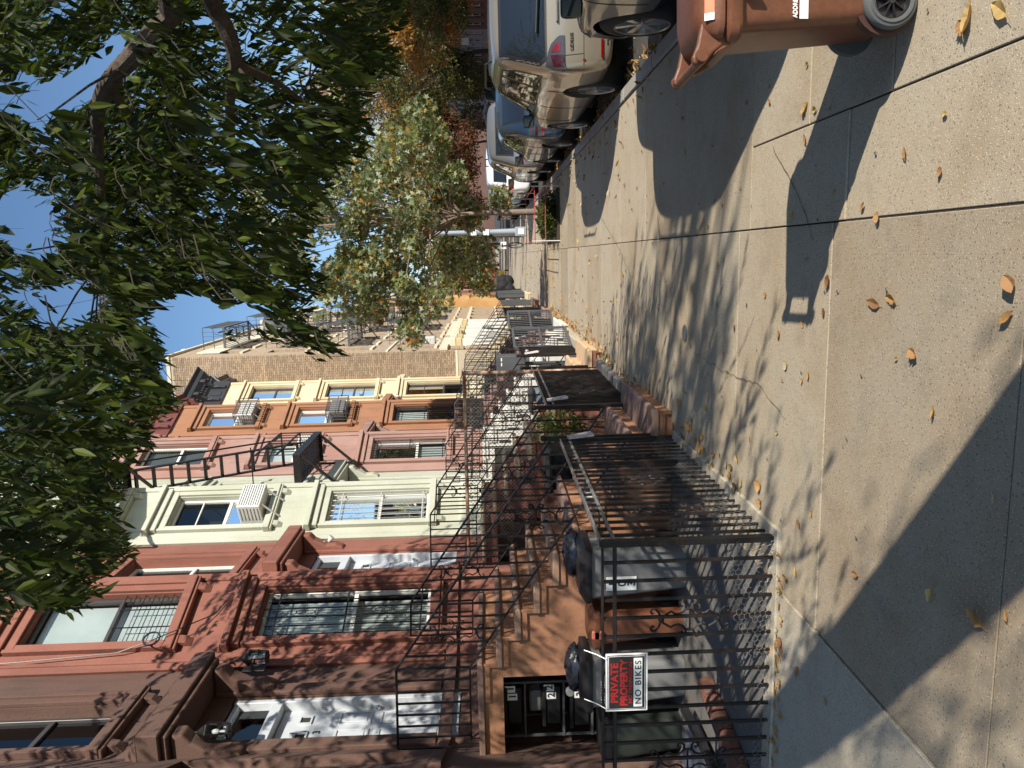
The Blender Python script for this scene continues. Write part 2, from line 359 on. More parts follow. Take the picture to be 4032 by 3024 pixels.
def window(par,W,a0,a1,z0,z1,trim,frame,fill=None,top_fill=None,sur=True,grille=None,lintel=True,dep=.16,mull=None,sash=.45,gf=None,brk=True):
    F=MB(); t=.045
    W.box(F,a0,a0+t,-dep,-dep+.06,z0,z1); W.box(F,a1-t,a1,-dep,-dep+.06,z0,z1)
    W.box(F,a0+t,a1-t,-dep,-dep+.06,z0,z0+t); W.box(F,a0+t,a1-t,-dep,-dep+.06,z1-t,z1)
    zm=z0+(z1-z0)*sash; W.box(F,a0+t,a1-t,-dep-.005,-dep+.055,zm-.03,zm+.03)
    if mull:
        for q in mull:
            W.box(F,a0+t,a1-t,-dep+.01,-dep+.05,z0+(z1-z0)*q-.012,z0+(z1-z0)*q+.012)
    w_=part('window',F,frame,par,bev=.004)
    for (q0,q1) in ((z0+t,zm-.03),(zm+.03,z1-t)):
        g=MB(); g.add([W.p(a0+t,-dep+.02,q0),W.p(a1-t,-dep+.02,q0),W.p(a1-t,-dep+.02,q1),W.p(a0+t,-dep+.02,q1)],[(0,1,2,3)]); part('pane',g,gWin,w_)
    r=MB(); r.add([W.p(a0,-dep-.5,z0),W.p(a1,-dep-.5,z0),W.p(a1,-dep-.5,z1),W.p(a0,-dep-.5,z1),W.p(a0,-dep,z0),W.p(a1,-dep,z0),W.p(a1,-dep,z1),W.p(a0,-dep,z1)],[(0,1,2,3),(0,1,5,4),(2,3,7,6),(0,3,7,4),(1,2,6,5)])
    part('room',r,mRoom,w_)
    if fill:
        b=MB(); zz=z0+.05
        if fill=='blinds':
            while zz<z1-.05: b.hexa([W.p(a0+.05,-dep-.07,zz),W.p(a1-.05,-dep-.07,zz),W.p(a1-.05,-dep-.045,zz+.02),W.p(a0+.05,-dep-.045,zz+.02),W.p(a0+.05,-dep-.068,zz+.004),W.p(a1-.05,-dep-.068,zz+.004),W.p(a1-.05,-dep-.043,zz+.024),W.p(a0+.05,-dep-.043,zz+.024)]); zz+=.045
        elif fill=='shade': W.box(b,a0+.05,a1-.05,-dep-.06,-dep-.05,z0+.04,z1-.04)
        elif fill=='upper': W.box(b,a0+.05,a1-.05,-dep-.06,-dep-.05,zm,z1-.04)
        elif fill=='curtain':
            x=a0+.05
            while x<a1-.08: W.box(b,x,x+.03,-dep-.1+rnd.uniform(0,.02),-dep-.07,z0+.04,z1-.04); x+=.042
        part('blind',b,mCurt if fill!='blinds' else mBlind,w_)
    T=MB()
    if sur:
        sw_=.13
        W.box(T,a0-sw_,a0-.02,0,.05,z0-.02,z1+.02); W.box(T,a1+.02,a1+sw_,0,.05,z0-.02,z1+.02); W.box(T,a0-sw_,a1+sw_,0,.05,z1+.02,z1+.15)
        W.box(T,a0-sw_-.03,a0-sw_+.02,0,.085,z0-.02,z1+.13); W.box(T,a1+sw_-.02,a1+sw_+.03,0,.085,z0-.02,z1+.13)
        part('surround',T,trim,w_,bev=.006)
        T=MB(); W.box(T,a0-.2,a1+.2,0,.13,z0-.14,z0-.02); W.box(T,a0-.2,a1+.2,0,.10,z0-.18,z0-.142); part('sill',T,trim,w_,bev=.008)
        if brk:
            for q in (a0-.10,a1-.02):
                T=MB(); T.prism([W.p(q,0.002,z0-.182),W.p(q,.09,z0-.182),W.p(q,.07,z0-.27),W.p(q,.002,z0-.34)],W.d*.12); part('sill_bracket',T,trim,w_,bev=.006)
    if lintel:
        T=MB(); W.box(T,a0-.16,a1+.16,0,.10,z1+.152,z1+.27); W.box(T,a0-.22,a1+.22,0,.17,z1+.272,z1+.36)
        T.prism([W.p(a0-.22,0.001,z1+.362),W.p(a0-.22,.165,z1+.362),W.p(a0-.22,.001,z1+.42)],W.d*(a1-a0+.44)); part('lintel',T,trim,w_,bev=.008)
    if grille:
        G=MB(); gm=gf or mIron
        if grille=='scroll':
            for q in range(6):
                x=a0+.05+(a1-a0-.1)*q/5; G.tube([W.p(x,-.03,z0+.05),W.p(x,-.03,z1-.05)],.009,5)
                G.lathe(W.p(x,-.03,z1-.09),(0,0,1),[(.018,0),(.003,.09)],5)
            for zz in (z0+.12,z0+(z1-z0)*.5,z1-.2): G.bar(W.p(a0,-.03,zz),W.p(a1,-.03,zz),.016,.02)
            xm=(a0+a1)/2
            for zz in (z0+(z1-z0)*.27,z0+(z1-z0)*.74): scroll_into(G,W.p(xm,-.018,zz),W.d,Vector((0,0,1)),.34,.004)
        elif grille=='bars':
            n=9
            for q in range(n): x=a0+.03+(a1-a0-.06)*q/(n-1); G.tube([W.p(x,-.03,z0+.02),W.p(x,-.03,z1-.02)],.008,5)
            for zz in (z0+.08,(z0+z1)/2,z1-.1): G.bar(W.p(a0,-.03,zz),W.p(a1,-.03,zz),.014,.02)
        elif grille=='child':
            for q in range(7): zz=z0+.04+(zm-z0-.1)*q/6; G.tube([W.p(a0,-.04,zz),W.p(a1,-.04,zz)],.006,5)
            for x in (a0+.25,a1-.25): G.tube([W.p(x,-.03,z0+.02),W.p(x,-.03,zm-.05)],.009,5)
        part('grille',G,gm,w_,kind=None)
    return w_
def arc(c,a,b,r,t0,t1,n=10):
    return [c+a*(r*math.cos(t0+(t1-t0)*i/n))+b*(r*math.sin(t0+(t1-t0)*i/n)) for i in range(n+1)]
def spiral(c,a,b,r,t0,turn,n=12):
    return [c+a*(r*(1-.7*i/n)*math.cos(t0+turn*i/n))+b*(r*(1-.7*i/n)*math.sin(t0+turn*i/n)) for i in range(n+1)]
def scroll_into(G,c,a,b,h,r=.0068,n=4):
    """wrought scroll ornament: c centre, a across, b up, h height"""
    c=Vector(c); a=Vector(a); b=Vector(b)
    E=[(0,.36),(.05,.375),(.10,.395),(.145,.435),(.145,.475),(.11,.495),(.082,.475),(.092,.448)]
    V=[(0,.36),(.045,.335),(.075,.29),(.105,.235),(.08,.20),(.07,.15),(.09,.09),(.14,.05),(.20,.05),(.24,.085),(.225,.125),(.185,.13),(.165,.105),(.185,.085)]
    for s in (-1,1):
        for u in (-1,1):
            for L_ in (E,V): G.tube([c+a*(s*p[0]*h)+b*(u*p[1]*h) for p in L_],r,n)
        G.tube([c+a*(s*.14*h)+b*(.055*h),c+a*(s*.14*h)-b*(.055*h)],r*1.3,n); G.tube([c,c+a*(s*.14*h)],r*.8,n)
    for u in (-1,1): G.sphere(c+b*u*h*.36,r*2.6,6,4)
PITCHY=4.385; XF=-5.0; DX,DY=.66,1.41
def house(Y0,label,wm,tm,wins,cor_m,name='row_house',door=True,group='row houses along the left side',top=11.05,corz=1.15,fill2='shade',frame=mVinyl,hood=True,basement=True,stories3=True,upwin=None,doorm=None,numtop=True,gf=None):
    H=thing(name,label,'house',(XF,Y0+PITCHY/2,0),group)
    A=(XF,Y0);B=(XF+DX,Y0+DY);Cc=(XF,Y0+2.7);D=(XF,Y0+PITCHY-.004)
    W1=Wall(A,B);W2=Wall(B,Cc);W3=Wall(Cc,D)
    mb=MB(); ops=[(.47,1.26,z0,z1) for (z0,z1,_,_,_,_,_) in wins]+([(.47,1.26,.45,1.5)] if basement else [])
    W1.skin(mb,-.3,top,ops)
    W2.skin(mb,-.3,top,[(.35,1.1,z0,z1) for (z0,z1,_,_,_,_,_) in wins])
    d0,d1=(.17,1.02)
    up=upwin or [(5.87,7.75),(8.7,10.2)]
    W3.skin(mb,-.3,top,[(d0,d1,2.05,4.68)]+[(d0+.03,d1-.03,a,b) for a,b in up],dep=.2)
    # return walls, back and roof
    xb=-13.5
    mb.add([(A[0],A[1],-.3),(xb,A[1],-.3),(xb,A[1],top),(A[0],A[1],top),(D[0],D[1],-.3),(xb,D[1],-.3),(xb,D[1],top),(D[0],D[1],top),(B[0],B[1],top),(Cc[0],Cc[1],top)],
        [(0,1,2,3),(4,5,6,7),(1,5,6,2),(3,8,9,7,6,2)])
    part('wall',mb,wm,H)
    pl=[A,B,Cc,D]
    bm_=MB(); band(bm_,pl,[(.002,2.12),(.06,2.12),(.06,2.2),(.03,2.26),(.002,2.26)]); 
    band(bm_,pl,[(.002,-.3),(.07,-.3),(.07,1.6),(.04,1.7),(.002,1.7)])if False else None
    part('water_table',bm_,tm,H)
    # pilaster strips at the near edge of the bay and beside the door
    ps=MB(); W1.box(ps,.0,.10,.002,.05,2.27,top-.02); W1.box(ps,.12,.17,.002,.03,2.27,top-.02); part('pilaster',ps,tm,H,bev=.006)
    ps=MB(); W1.box(ps,W1.L-.12,W1.L,.002,.03,2.27,top-.02); part('pilaster',ps,tm,H,bev=.006)
    for i,(z0,z1,fill,gr_,fr,sash,mull) in enumerate(wins):
        window(H,W1,.47,1.26,z0,z1,tm,fr,fill=fill,grille=gr_,sash=sash,mull=mull,gf=gf)
        window(H,W2,.35,1.1,z0,z1,tm,fr,fill='shade',sur=False,lintel=False)
    if basement: window(H,W1,.47,1.26,.45,1.5,tm,mDarkFrame,sur=False,lintel=False,grille='bars')
    for (a,b) in up: window(H,W3,d0+.03,d1-.03,a,b,tm,frame,fill=fill2,lintel=True,dep=.2)
    # cornice
    cz=top; c1=MB(); band(c1,pl,[(.002,cz),(.08,cz),(.08,cz+.5*corz),(.16,cz+.56*corz),(.16,cz+.62*corz),(.42,cz+.80*corz),(.46,cz+.90*corz),(.58,cz+.97*corz),(.58,cz+1.0*corz),(.002,cz+1.02*corz)])
    co=part('cornice',c1,cor_m,H)
    for W in (W1,W2,W3):
        n=max(2,int(W.L/.52)) 
        for q in range(n):
            a=W.L*(q+.5)/n; bk=MB()
            prof=[(.082,cz+.02),(.16,cz+.06),(.20,cz+.25*corz),(.17,cz+.38*corz),(.30,cz+.56*corz),(.42,cz+.62*corz),(.42,cz+.78*corz),(.082,cz+.78*corz)]
            bk.prism([W.p(a-.07,o,z) for o,z in prof],W.d*.14); part('bracket',bk,cor_m,co,bev=.01)
        nd=int(W.L/.13); dt=MB()
        for q in range(nd): a=W.L*(q+.5)/nd; W.box(dt,a-.03,a+.03,.162,.26,cz+.62*corz,cz+.70*corz)
        part('dentils',dt,cor_m,co,kind='stuff')
        pn=MB()
        for q in range(n):
            if q<n-1: a=W.L*(q+1)/n; W.box(pn,a-.12,a+.12,.082,.10,cz+.12,cz+.40*corz)
        if pn.v: part('frieze_panel',pn,cor_m,co)
    # door and hood
    dm=doorm or mDoor
    dd=MB(); W3.box(dd,d0+.07,d1-.07,-.19,-.14,2.08,4.08); 
    do=part('door',dd,dm,H,bev=.004)
    fr=MB(); W3.box(fr,d0,d0+.07,-.199,-.02,2.05,4.66); W3.box(fr,d1-.07,d1,-.199,-.02,2.05,4.66); W3.box(fr,d0+.07,d1-.07,-.199,-.02,4.09,4.21); W3.box(fr,d0+.07,d1-.07,-.199,-.05,4.6,4.66); W3.box(fr,d0+.07,d1-.07,-.199,-.0,2.03,2.075)
    part('door_frame',fr,dm,do,bev=.006)
    for zz0,zz1 in ((2.25,2.95),(3.05,3.42)):
        for a in (d0+.15,d0+.47):
            pn=MB(); b=a+.23
            for q in ((a,b,zz0,zz0+.02),(a,b,zz1-.02,zz1),(a,a+.02,zz0+.02,zz1-.02),(b-.02,b,zz0+.02,zz1-.02)): W3.box(pn,q[0],q[1],-.14,-.126,q[2],q[3])
            W3.box(pn,a+.05,b-.05,-.14,-.13,zz0+.05,zz1-.05); part('door_panel',pn,dm,do,bev=.003)
    for a in (d0+.19,d0+.50):
        pn=MB(); b=a+.15; z0,z1=3.72,3.87
        for q in ((a,b,z0,z0+.02),(a,b,z1-.02,z1),(a,a+.02,z0+.02,z1-.02),(b-.02,b,z0+.02,z1-.02)): W3.box(pn,q[0],q[1],-.14,-.12,q[2],q[3])
        part('door_light',pn,dm,do)
        g=MB(); W3.box(g,a+.02,b-.02,-.14,-.134,z0+.02,z1-.02); part('pane',g,mRoom,do)
    g=MB(); g.add([W3.p(d0+.07,-.12,4.21),W3.p(d1-.07,-.12,4.21),W3.p(d1-.07,-.12,4.6),W3.p(d0+.07,-.12,4.6)],[(0,1,2,3)]); part('transom_pane',g,gWin,do)
    g=MB(); W3.box(g,d0,d1,-.6,-.55,4.0,4.68); part('room',g,mRoom,do)
    kn=MB(); kn.lathe(W3.p(d1-.13,-.14,3.0),W3.n,[(.001,.07),(.03,.06),(.03,.04),(.012,.03),(.012,0)],10); part('door_knob',kn,mChrome,do,smooth=True)
    if hood:
        hd=MB(); h0,h1=-.28,1.37
        W3.box(hd,h0,h1,.002,.42,4.98,5.2); W3.box(hd,h0+.05,h1-.05,.002,.37,4.92,4.978)
        hd.hexa([W3.p(h0,.002,5.202),W3.p(h1,.002,5.202),W3.p(h1,.42,5.202),W3.p(h0,.42,5.202),W3.p(h0+.12,.002,5.42),W3.p(h1-.12,.002,5.42),W3.p(h1-.3,.12,5.40),W3.p(h0+.3,.12,5.40)])
        ho=part('door_hood',hd,tm,H,bev=.012)
        for a in (h0+.12,h1-.30):
            bk=MB(); prof=[(.012,4.915),(.33,4.915),(.335,4.80),(.24,4.72),(.14,4.52),(.15,4.36),(.10,4.24),(.012,4.2)]
            bk.prism([W3.p(a,o,z) for o,z in prof],W3.d*.2); part('hood_bracket',bk,tm,ho,bev=.03,seg=3)
    pb=MB(); W3.box(pb,d0-.2,d0-.02,.002,.06,2.27,4.9); W3.box(pb,d1+.02,d1+.2,.002,.06,2.27,4.9); part('door_surround',pb,tm,H,bev=.01)
    return H,W1,W2,W3
mBrown=mat('brownstone',(.125,.072,.055),rough=.92,var=.12,scale=1.2,bump=.35,bscale=45,col2=(.125,.062,.046),mix=.4,stain=.45,grain=.12,gscale=60)
mRed=mat('red_painted_stucco',(.24,.095,.066),rough=.88,var=.12,scale=1.1,bump=.35,bscale=22,stain=.5,col2=(.20,.075,.052),mix=.45,mscale=.9)
mSage=mat('pale_sage_stucco',(.42,.43,.355),rough=.85,var=.06,bump=.3,bscale=22,col2=(.37,.38,.29),mix=.4,stain=.3)
mPink=mat('dusty_pink_stucco',(.30,.185,.155),rough=.88,var=.08,bump=.3,bscale=22,stain=.45,col2=(.27,.135,.105),mix=.35)
mOchre=mat('russet_brown_stucco',(.27,.13,.07),rough=.88,var=.08,bump=.3,bscale=22,stain=.45)
mCream=mat('cream_stucco',(.55,.47,.32),rough=.88,var=.08,bump=.2,bscale=25,col2=(.52,.42,.26),mix=.35,stain=.25)
mCorBlk=mat('black_cornice_paint',(.03,.032,.035),rough=.5); mCorRed=mat('oxblood_cornice_paint',(.12,.035,.03),rough=.6); mCorPink=mat('mauve_cornice_paint',(.27,.13,.11),rough=.7,stain=.4)
Yh=[4.585+PITCHY*i for i in range(6)]
def W_(a,b,f,g,fr,s=.45,m_=None): return (a,b,f,g,fr,s,m_)
H103,a1_,a2_,W103=house(Yh[0],'dark brown brownstone with white numbered front door and two lanterns, nearest of the row','x' and mBrown,mBrown,[W_(2.5,4.75,None,'bars',mDarkFrame),W_(5.87,7.75,None,None,mDarkFrame),W_(8.7,10.2,None,None,mDarkFrame)],mBrown,fill2=None,frame=mDarkFrame)
Hred,Wr,_,Wr3=house(Yh[1],'terracotta red painted row house with a coil of black cable under its window',mRed,mRed,[W_(2.5,4.75,'curtain','scroll',mVinyl,.46),W_(5.87,7.75,'shade','child',mDarkFrame,.46),W_(8.7,10.2,'shade',None,mVinyl)],mCorPink)
Hwh,Ww,_,Ww3=house(Yh[2],'pale sage white row house carrying the black fire escape',mSage,mSage,[W_(2.85,4.72,'curtain','scroll',mVinyl,.5),W_(5.87,7.65,None,None,mVinyl,.45,(.75,)),W_(8.7,10.2,None,None,mVinyl)],mSage,gf=mat('pale_grille_paint',(.36,.36,.33),rough=.5))
Hpk,Wp,_,_=house(Yh[3],'dusty pink row house with carved rosettes and pale blinds',mPink,mPink,[W_(2.75,4.55,'curtain','bars',mVinyl,.4),W_(5.95,7.15,'upper',None,mVinyl),W_(8.6,10.15,'blinds',None,mVinyl)],mCorPink)
Hoc,Wo,_,_=house(Yh[4],'russet brown row house with an oxblood red cornice',mOchre,mOchre,[W_(2.7,4.55,'upper','bars',mDarkFrame),W_(5.9,7.45,'shade',None,mVinyl),W_(8.6,10.15,'curtain',None,mVinyl)],mCorRed)
Hcr,Wc,_,_=house(Yh[5],'cream row house with a black cornice beside the brick apartment block',mCream,mCream,[W_(2.6,4.6,None,None,mDarkFrame,.35,(.7,)),W_(5.75,7.45,'upper',None,mDarkFrame,.45,(.25,.7)),W_(8.65,10.15,'blinds',None,mDarkFrame)],mCorBlk,frame=mDarkFrame)
# numbers on 103's door and transom
dd=[o for o in H103.children if o.name.startswith('door') and 'category' not in o and o.name.split('.')[0]=='door'][0]
for i,ch in enumerate('103'):
    text('house_number',ch,.085,mInk,dd,W103.p(.52,-.135,3.84-.125*i),W103.d,(0,0,1),align='CENTER',bold=.002)
b=MB(); W103.box(b,.12,.40,-.118,-.114,4.26,4.36); part('number_plate',b,mPaper,dd); text('plate_number','103',.075,mInk,dd,W103.p(.14,-.112,4.275),W103.d,(0,0,1))
# joints and the seam of the brown front, cable on the red front
cb=thing('cable_coil','loop of black cable hanging on the red bay below its upper window','cable',Wr.p(.35,.1,5.9))
pts=[Wr.p(.1,.07,9.6),Wr.p(.16,.08,7.6),Wr.p(.25,.08,6.4),Wr.p(.34,.17,6.0),Wr.p(.55,.18,5.6),Wr.p(.85,.03,5.35),Wr.p(1.2,.02,5.2)]
g=MB(); g.tube(pts,.008,5); part('cable',g,mBlack,cb)
g=MB(); g.tube([Wr.p(.36,.19,5.98)+Wr.d*.10*math.cos(t*.42)+Vector((0,0,.10*math.sin(t*.42))) for t in range(16)],.012,5); part('coil',g,mBlack,cb)
# lanterns on 103
def lantern(p,label):
    T=thing('wall_lantern',label,'lantern',p,'lanterns beside the white door'); p=Vector(p)
    g=MB(); g.box(p+Vector((-.012,-.06,-.14)),p+Vector((.012,.06,.14))); part('back_plate',g,mIron,T,bev=.006)
    c=p+Vector((.15,0,-.03))
    g=MB(); g.tube([p+Vector((.01,0,.04)),p+Vector((.06,0,.0)),p+Vector((.13,0,-.02)),c+Vector((0,0,-.16))],.010,6); g.tube(spiral(p+Vector((.05,0,.27)),Vector((1,0,0)),Vector((0,0,1)),.05,-1.2,5.2),.008,5); g.tube([c+Vector((0,0,.19)),p+Vector((.10,0,.24))],.008,5); part('arm',g,mIron,T,smooth=True)
    g=MB(); g.lathe(c,(0,0,1),[(.002,.22),(.018,.18),(.03,.17),(.085,.10),(.10,.085),(.10,.07),(.0,.07)],6); part('cap',g,mIron,T)
    g=MB(); g.lathe(c,(0,0,1),[(.0,-.15),(.08,-.15),(.085,-.13),(.0,-.13)],6); 
    for k in range(6):
        t=2*PI*k/6; 
        u=Vector((1,0,0)); u=Vector((0,0,1)).orthogonal().normalized(); v=Vector((0,0,1)).cross(u); e=u*math.cos(t)+v*math.sin(t)
        g.bar(c+e*.095+Vector((0,0,.07)),c+e*.08+Vector((0,0,-.13)),.010)
    part('cage',g,mIron,T)
    g=MB(); g.lathe(c,(0,0,1),[(.090,.07),(.076,-.13)],6); part('glass',g,gLamp,T)
    g=MB(); g.sphere(c+Vector((0,0,-.01)),(.028,.028,.045)); g.tube([c+Vector((0,0,-.13)),c+Vector((0,0,-.05))],.012,6); part('bulb',g,mPaper,T,smooth=True)
lantern((-4.90,8.78,4.58),'black six-sided lantern right of the white door')
lantern((-4.90,7.30,4.56),'black six-sided lantern left of the white door')
# ---------------------------------------------------------------- stoops
def stoop(Y0,Y1,label,tread,cheek,xl=-3.77,zt=1.80,n=10,run=.262,void=True,splay=.0,slots=None,low=None):
    T=thing('stoop',label,'stoop',(xl,(Y0+Y1)/2,0),'front stoops of the row'); rise=zt/n
    for i in range(n):
        z=zt-rise*i; x0=(XF-.02 if i==0 else xl+run*(i-1)); x1=xl+run*i; e=.05
        g=MB(); pr=[(x1+.035,z-.055),(x1+.045,z-.04),(x1+.045,z-.015),(x1+.03,z),(x0,z),(x0,z-.06),(x1,z-.06)]
        g.prism([(x,Y0-e,zz) for x,zz in pr],(0,Y1-Y0+2*e,0)); part('tread',g,tread,T,smooth=False,bev=.008)
        g=MB()
        if i==0:
            g.box((x1-.12,Y0,0),(x1,Y1,z-.06)); g.box((XF,Y1-.15,0),(x1-.12,Y1,z-.06)); g.box((XF+.3,Y0,z-.24),(x1-.12,Y0+.12,z-.062))
            if not void: g.box((XF,Y0,0),(x1-.12,Y0+.14,z-.242))
        else: g.box((x0+.001,Y0,-.05 if i>n-3 else 0),(x1,Y1,z-.06))
        part('riser',g,(low or cheek) if i>=n-3 else cheek,T)
        # moulding under each tread end
        g=MB(); g.box((x0+ (0 if i else .9),Y0-.028,z-.115),(x1+.025,Y0-.001,z-.062)); g.box((x1-.002,Y0-.028,z-rise-.062 if i<n-1 else 0),(x1+.025,Y0-.001,z-.117)); part('moulding',g,cheek,T)
        if slots and i>0:
            g=MB(); g.box((x0-.02,Y0-.012,z-.40),(x0+.03,Y0-.003,z-.16)) if z>.45 else g.box((x0,Y0-.01,z-.1),(x0+.01,Y0-.003,z-.09)); part('slot',g,mRoom,T)
    return T
mStoop=mat('brown_stoop_stone',(.33,.165,.09),rough=.85,var=.1,scale=1.6,bump=.3,bscale=30,col2=(.26,.12,.065),mix=.4,stain=.35)
mTread=mat('worn_brown_tread',(.20,.125,.10),rough=.7,var=.12,scale=3,bump=.25,bscale=45,stain=.3,col2=(.30,.18,.11),mix=.35)
mTan=mat('tan_tread_stone',(.50,.35,.21),rough=.8,var=.1,bump=.3,bscale=40,stain=.4); mWTread=mat('whitewashed_stone',(.60,.58,.53),rough=.8,var=.08,bump=.25,bscale=30,stain=.2)
stoop(6.65,8.2,'brown stoop with rounded treads below the white door, bins at its side',mTread,mStoop)
P_=PITCHY
stoop(6.65+P_,8.2+P_,'stoop with tan treads and red painted side below the red house',mTan,mRed,low=mTan)
stoop(6.65+2*P_,8.2+2*P_,'whitewashed stoop with dark slots in its side, third from the camera',mWTread,mWTread,slots=True)
stoop(6.65+3*P_,8.2+3*P_,'dusty pink stoop in front of the pink house',mPink,mPink)
stoop(6.65+4*P_,8.2+4*P_,'russet brown stoop in front of the russet house',mTread,mOchre)
stoop(6.65+5*P_,8.2+5*P_,'cream stoop next to the brick apartment block',mCream,mCream)
# ---------------------------------------------------------------- railings and fences
UB=mesh_of('bar',MB().box((-.5,-.5,0),(.5,.5,1)),mIron); UBg=mesh_of('bar_grey',MB().box((-.5,-.5,0),(.5,.5,1)),mIronG)
g=MB(); scroll_into(g,(0,0,0),(1,0,0),(0,0,1),.45); SCR=mesh_of('scroll',g,mIron); 
def barz(par,x,y,z0,z1,w=.014,me=None,rz=0,name='bar'): return inst(name,me or UB,par,(x,y,z0),(0,0,rz),(w,w,z1-z0))
def rail(par,p,q,w,h,m=mIron,name='rail'):
    return part(name,MB().bar(p,q,w,h),m,par,bev=.003)
def railing(label,segs,sp=.125,scr=(),m=mIron,w=.016,group='iron stoop railings',me=None,tw=.035):
    """segs: list of (P0,P1) with P=(x,y,ztop,zbot)"""
    p0=segs[0][0]; T=thing('stoop_railing',label,'railing',(p0[0],p0[1],0),group)
    for a,b in segs:
        rail(T,(a[0],a[1],a[2]),(b[0],b[1],b[2]),tw,.02,m,'handrail'); rail(T,(a[0],a[1],a[3]),(b[0],b[1],b[3]),.022,.016,m,'lower_rail')
        L_=math.hypot(b[0]-a[0],b[1]-a[1]); n=max(1,round(L_/sp))
        for i in range(n+1):
            t=i/n; x,y=a[0]+(b[0]-a[0])*t,a[1]+(b[1]-a[1])*t
            barz(T,x,y,a[3]+(b[3]-a[3])*t,a[2]+(b[2]-a[2])*t,w,me)
    for (x,y,z,h) in scr: inst('scroll_ornament',SCR if h>0 else SCR,T,(x,y,z),(0,0,0),(abs(h)/.45,)*3)
    return T
def post(T,x,y,z0,z1,w=.035,me=None,m=mIron,knob=True):
    barz(T,x,y,z0,z1,w,me,name='newel')
    if knob: part('newel_cap',MB().sphere((x,y,z1+.02),.032,8,5),m,T,smooth=True)
for i in range(6):
    yo=P_*i; mm,me_=(mIron,UB) if i not in (3,4) else (mIronG,UBg)
    nm=['on the brown stoop','on the red and tan stoop','on the whitewashed stoop','on the pink stoop','on the russet stoop','on the cream stoop'][i]
    for (yy_,side) in ((6.70,'near'),(8.12,'far')):
        xe=-4.62 if side=='near' else -4.2
        T=railing(f'{"black" if mm is mIron else "grey"} iron railing with scrolls down the {side} side {nm}',
            [((xe,yy_+yo,2.58,1.88),(-3.8,yy_+yo,2.56,1.87)),((-3.8,yy_+yo,2.56,1.87),(-1.64,yy_+yo,1.08,.38))],m=mm,me=me_,
            scr=[(-3.45,yy_+yo,1.98,.5),(-2.35,yy_+yo,1.22,.5)] if i<3 else [])
        post(T,-1.62,yy_+yo,0,1.12,.036,me_,mm)
def fence(label,p,q,sp=.112,h=1.0,h2=.92,scr=(),m=mIron,me=None,w=.0165,group='iron yard fences',posts=True,tw=.04,base=.0,name='iron_fence',topm=None):
    T=thing(name,label,'fence',(p[0],p[1],0),group); L_=math.hypot(q[0]-p[0],q[1]-p[1]); n=round(L_/sp); rz=math.atan2(q[1]-p[1],q[0]-p[0])
    for i in range(1,n):
        t=i/n; barz(T,p[0]+(q[0]-p[0])*t,p[1]+(q[1]-p[1])*t,base,h-.01,w,me,rz)
    rail(T,(p[0],p[1],h),(q[0],q[1],h),tw,.012,topm or m); rail(T,(p[0],p[1],h2),(q[0],q[1],h2),.022,.022,topm or m)
    if posts:
        for e in (p,q): barz(T,e[0],e[1],0,h+.01,.032,me,rz,'post')
    for (t,z,hh) in scr: inst('scroll_ornament',SCR,T,(p[0]+(q[0]-p[0])*t,p[1]+(q[1]-p[1])*t,z),(0,0,rz),(hh/.45,)*3)
    return T
F1=fence('black iron fence across the areaway, the one the red sign hangs on',(-1.62,4.12),(-4.55,4.12),scr=[(.16,.49,.46),(.465,.49,.46),(.80,.49,.46)],h=.995,h2=.925)
F2=fence('black iron fence along the sidewalk beside the bins, nearest run with worn top rail',(-1.62,4.14),(-1.62,6.60),scr=[(.22,.5,.46),(.48,.5,.46),(.76,.5,.46)],topm=mRail)
barz(F2,-1.62,5.8,0,1.0,.034,None,0,'post')
F3=fence('black iron fence between the brown stoop and the red stoop',(-1.62,8.16),(-1.62,6.68+P_-.04),scr=[(.3,.5,.46),(.7,.5,.46)],topm=mRail,sp=.085)
F4=fence('black iron fence past the red stoop with a small round knob',(-1.62,8.16+P_),(-1.62,13.6),sp=.085,h=1.08,h2=.98)
F5=fence('black iron fence beyond the whitewashed stoop',(-1.62,8.16+2*P_),(-1.62,6.68+3*P_-.04),sp=.085,h=1.1,h2=1.0)
F6=fence('grey painted iron fence beyond the pink stoop',(-1.62,8.16+3*P_),(-1.62,6.68+4*P_-.04),sp=.16,h=1.15,h2=1.0,m=mIronG,me=UBg,w=.014)
F7=fence('grey painted iron fence beyond the russet stoop',(-1.62,8.16+4*P_),(-1.62,6.68+5*P_-.04),sp=.16,h=1.15,h2=1.0,m=mIronG,me=UBg,w=.014)
F8=fence('grey painted iron fence at the foot of the brick block',(-1.62,8.16+5*P_),(-1.62,38),sp=.18,h=1.2,h2=1.0,m=mIronG,me=UBg,w=.016)
for k,(x,y) in enumerate(((-3.4,9.0),)): pass
g=MB(); g.sphere((-1.58,12.75,.98),.035,10,6); part('knob',g,mat('brass',(.55,.45,.3),rough=.3,metal=.7),F4,smooth=True)
# grey gates swung open with slanting bars
def gate(label,p,q,z0,z1,n=8):
    T=thing('iron_gate',label,'gate',(p[0],p[1],0),'grey gates swung open over the sidewalk')
    fr=MB(); P=Vector((*p,0));Q=Vector((*q,0))
    for a,b in (((P,z0),(Q,z0)),((P,z1),(Q,z1)),((P,z0),(P,z1)),((Q,z0),(Q,z1)),((P,(z0+z1)/2),(Q,(z0+z1)/2))): fr.bar(a[0]+Vector((0,0,a[1])),b[0]+Vector((0,0,b[1])),.045,.045)
    part('gate_frame',fr,mIronG,T,bev=.004)
    for i in range(n):
        t=i/n; a=P.lerp(Q,t); b=P.lerp(Q,min(1,t+.18)); part('gate_bar',MB().bar(a+Vector((0,0,z0)),b+Vector((0,0,z1)),.016),mIronG,T)
gate('open grey gate with slanting bars beside the whitewashed stoop',(-1.62,13.62),(-1.38,14.75),.15,1.15)
gate('second open grey gate, standing out past the whitewashed stoop',(-1.62,17.2),(-1.30,18.2),.15,1.15)
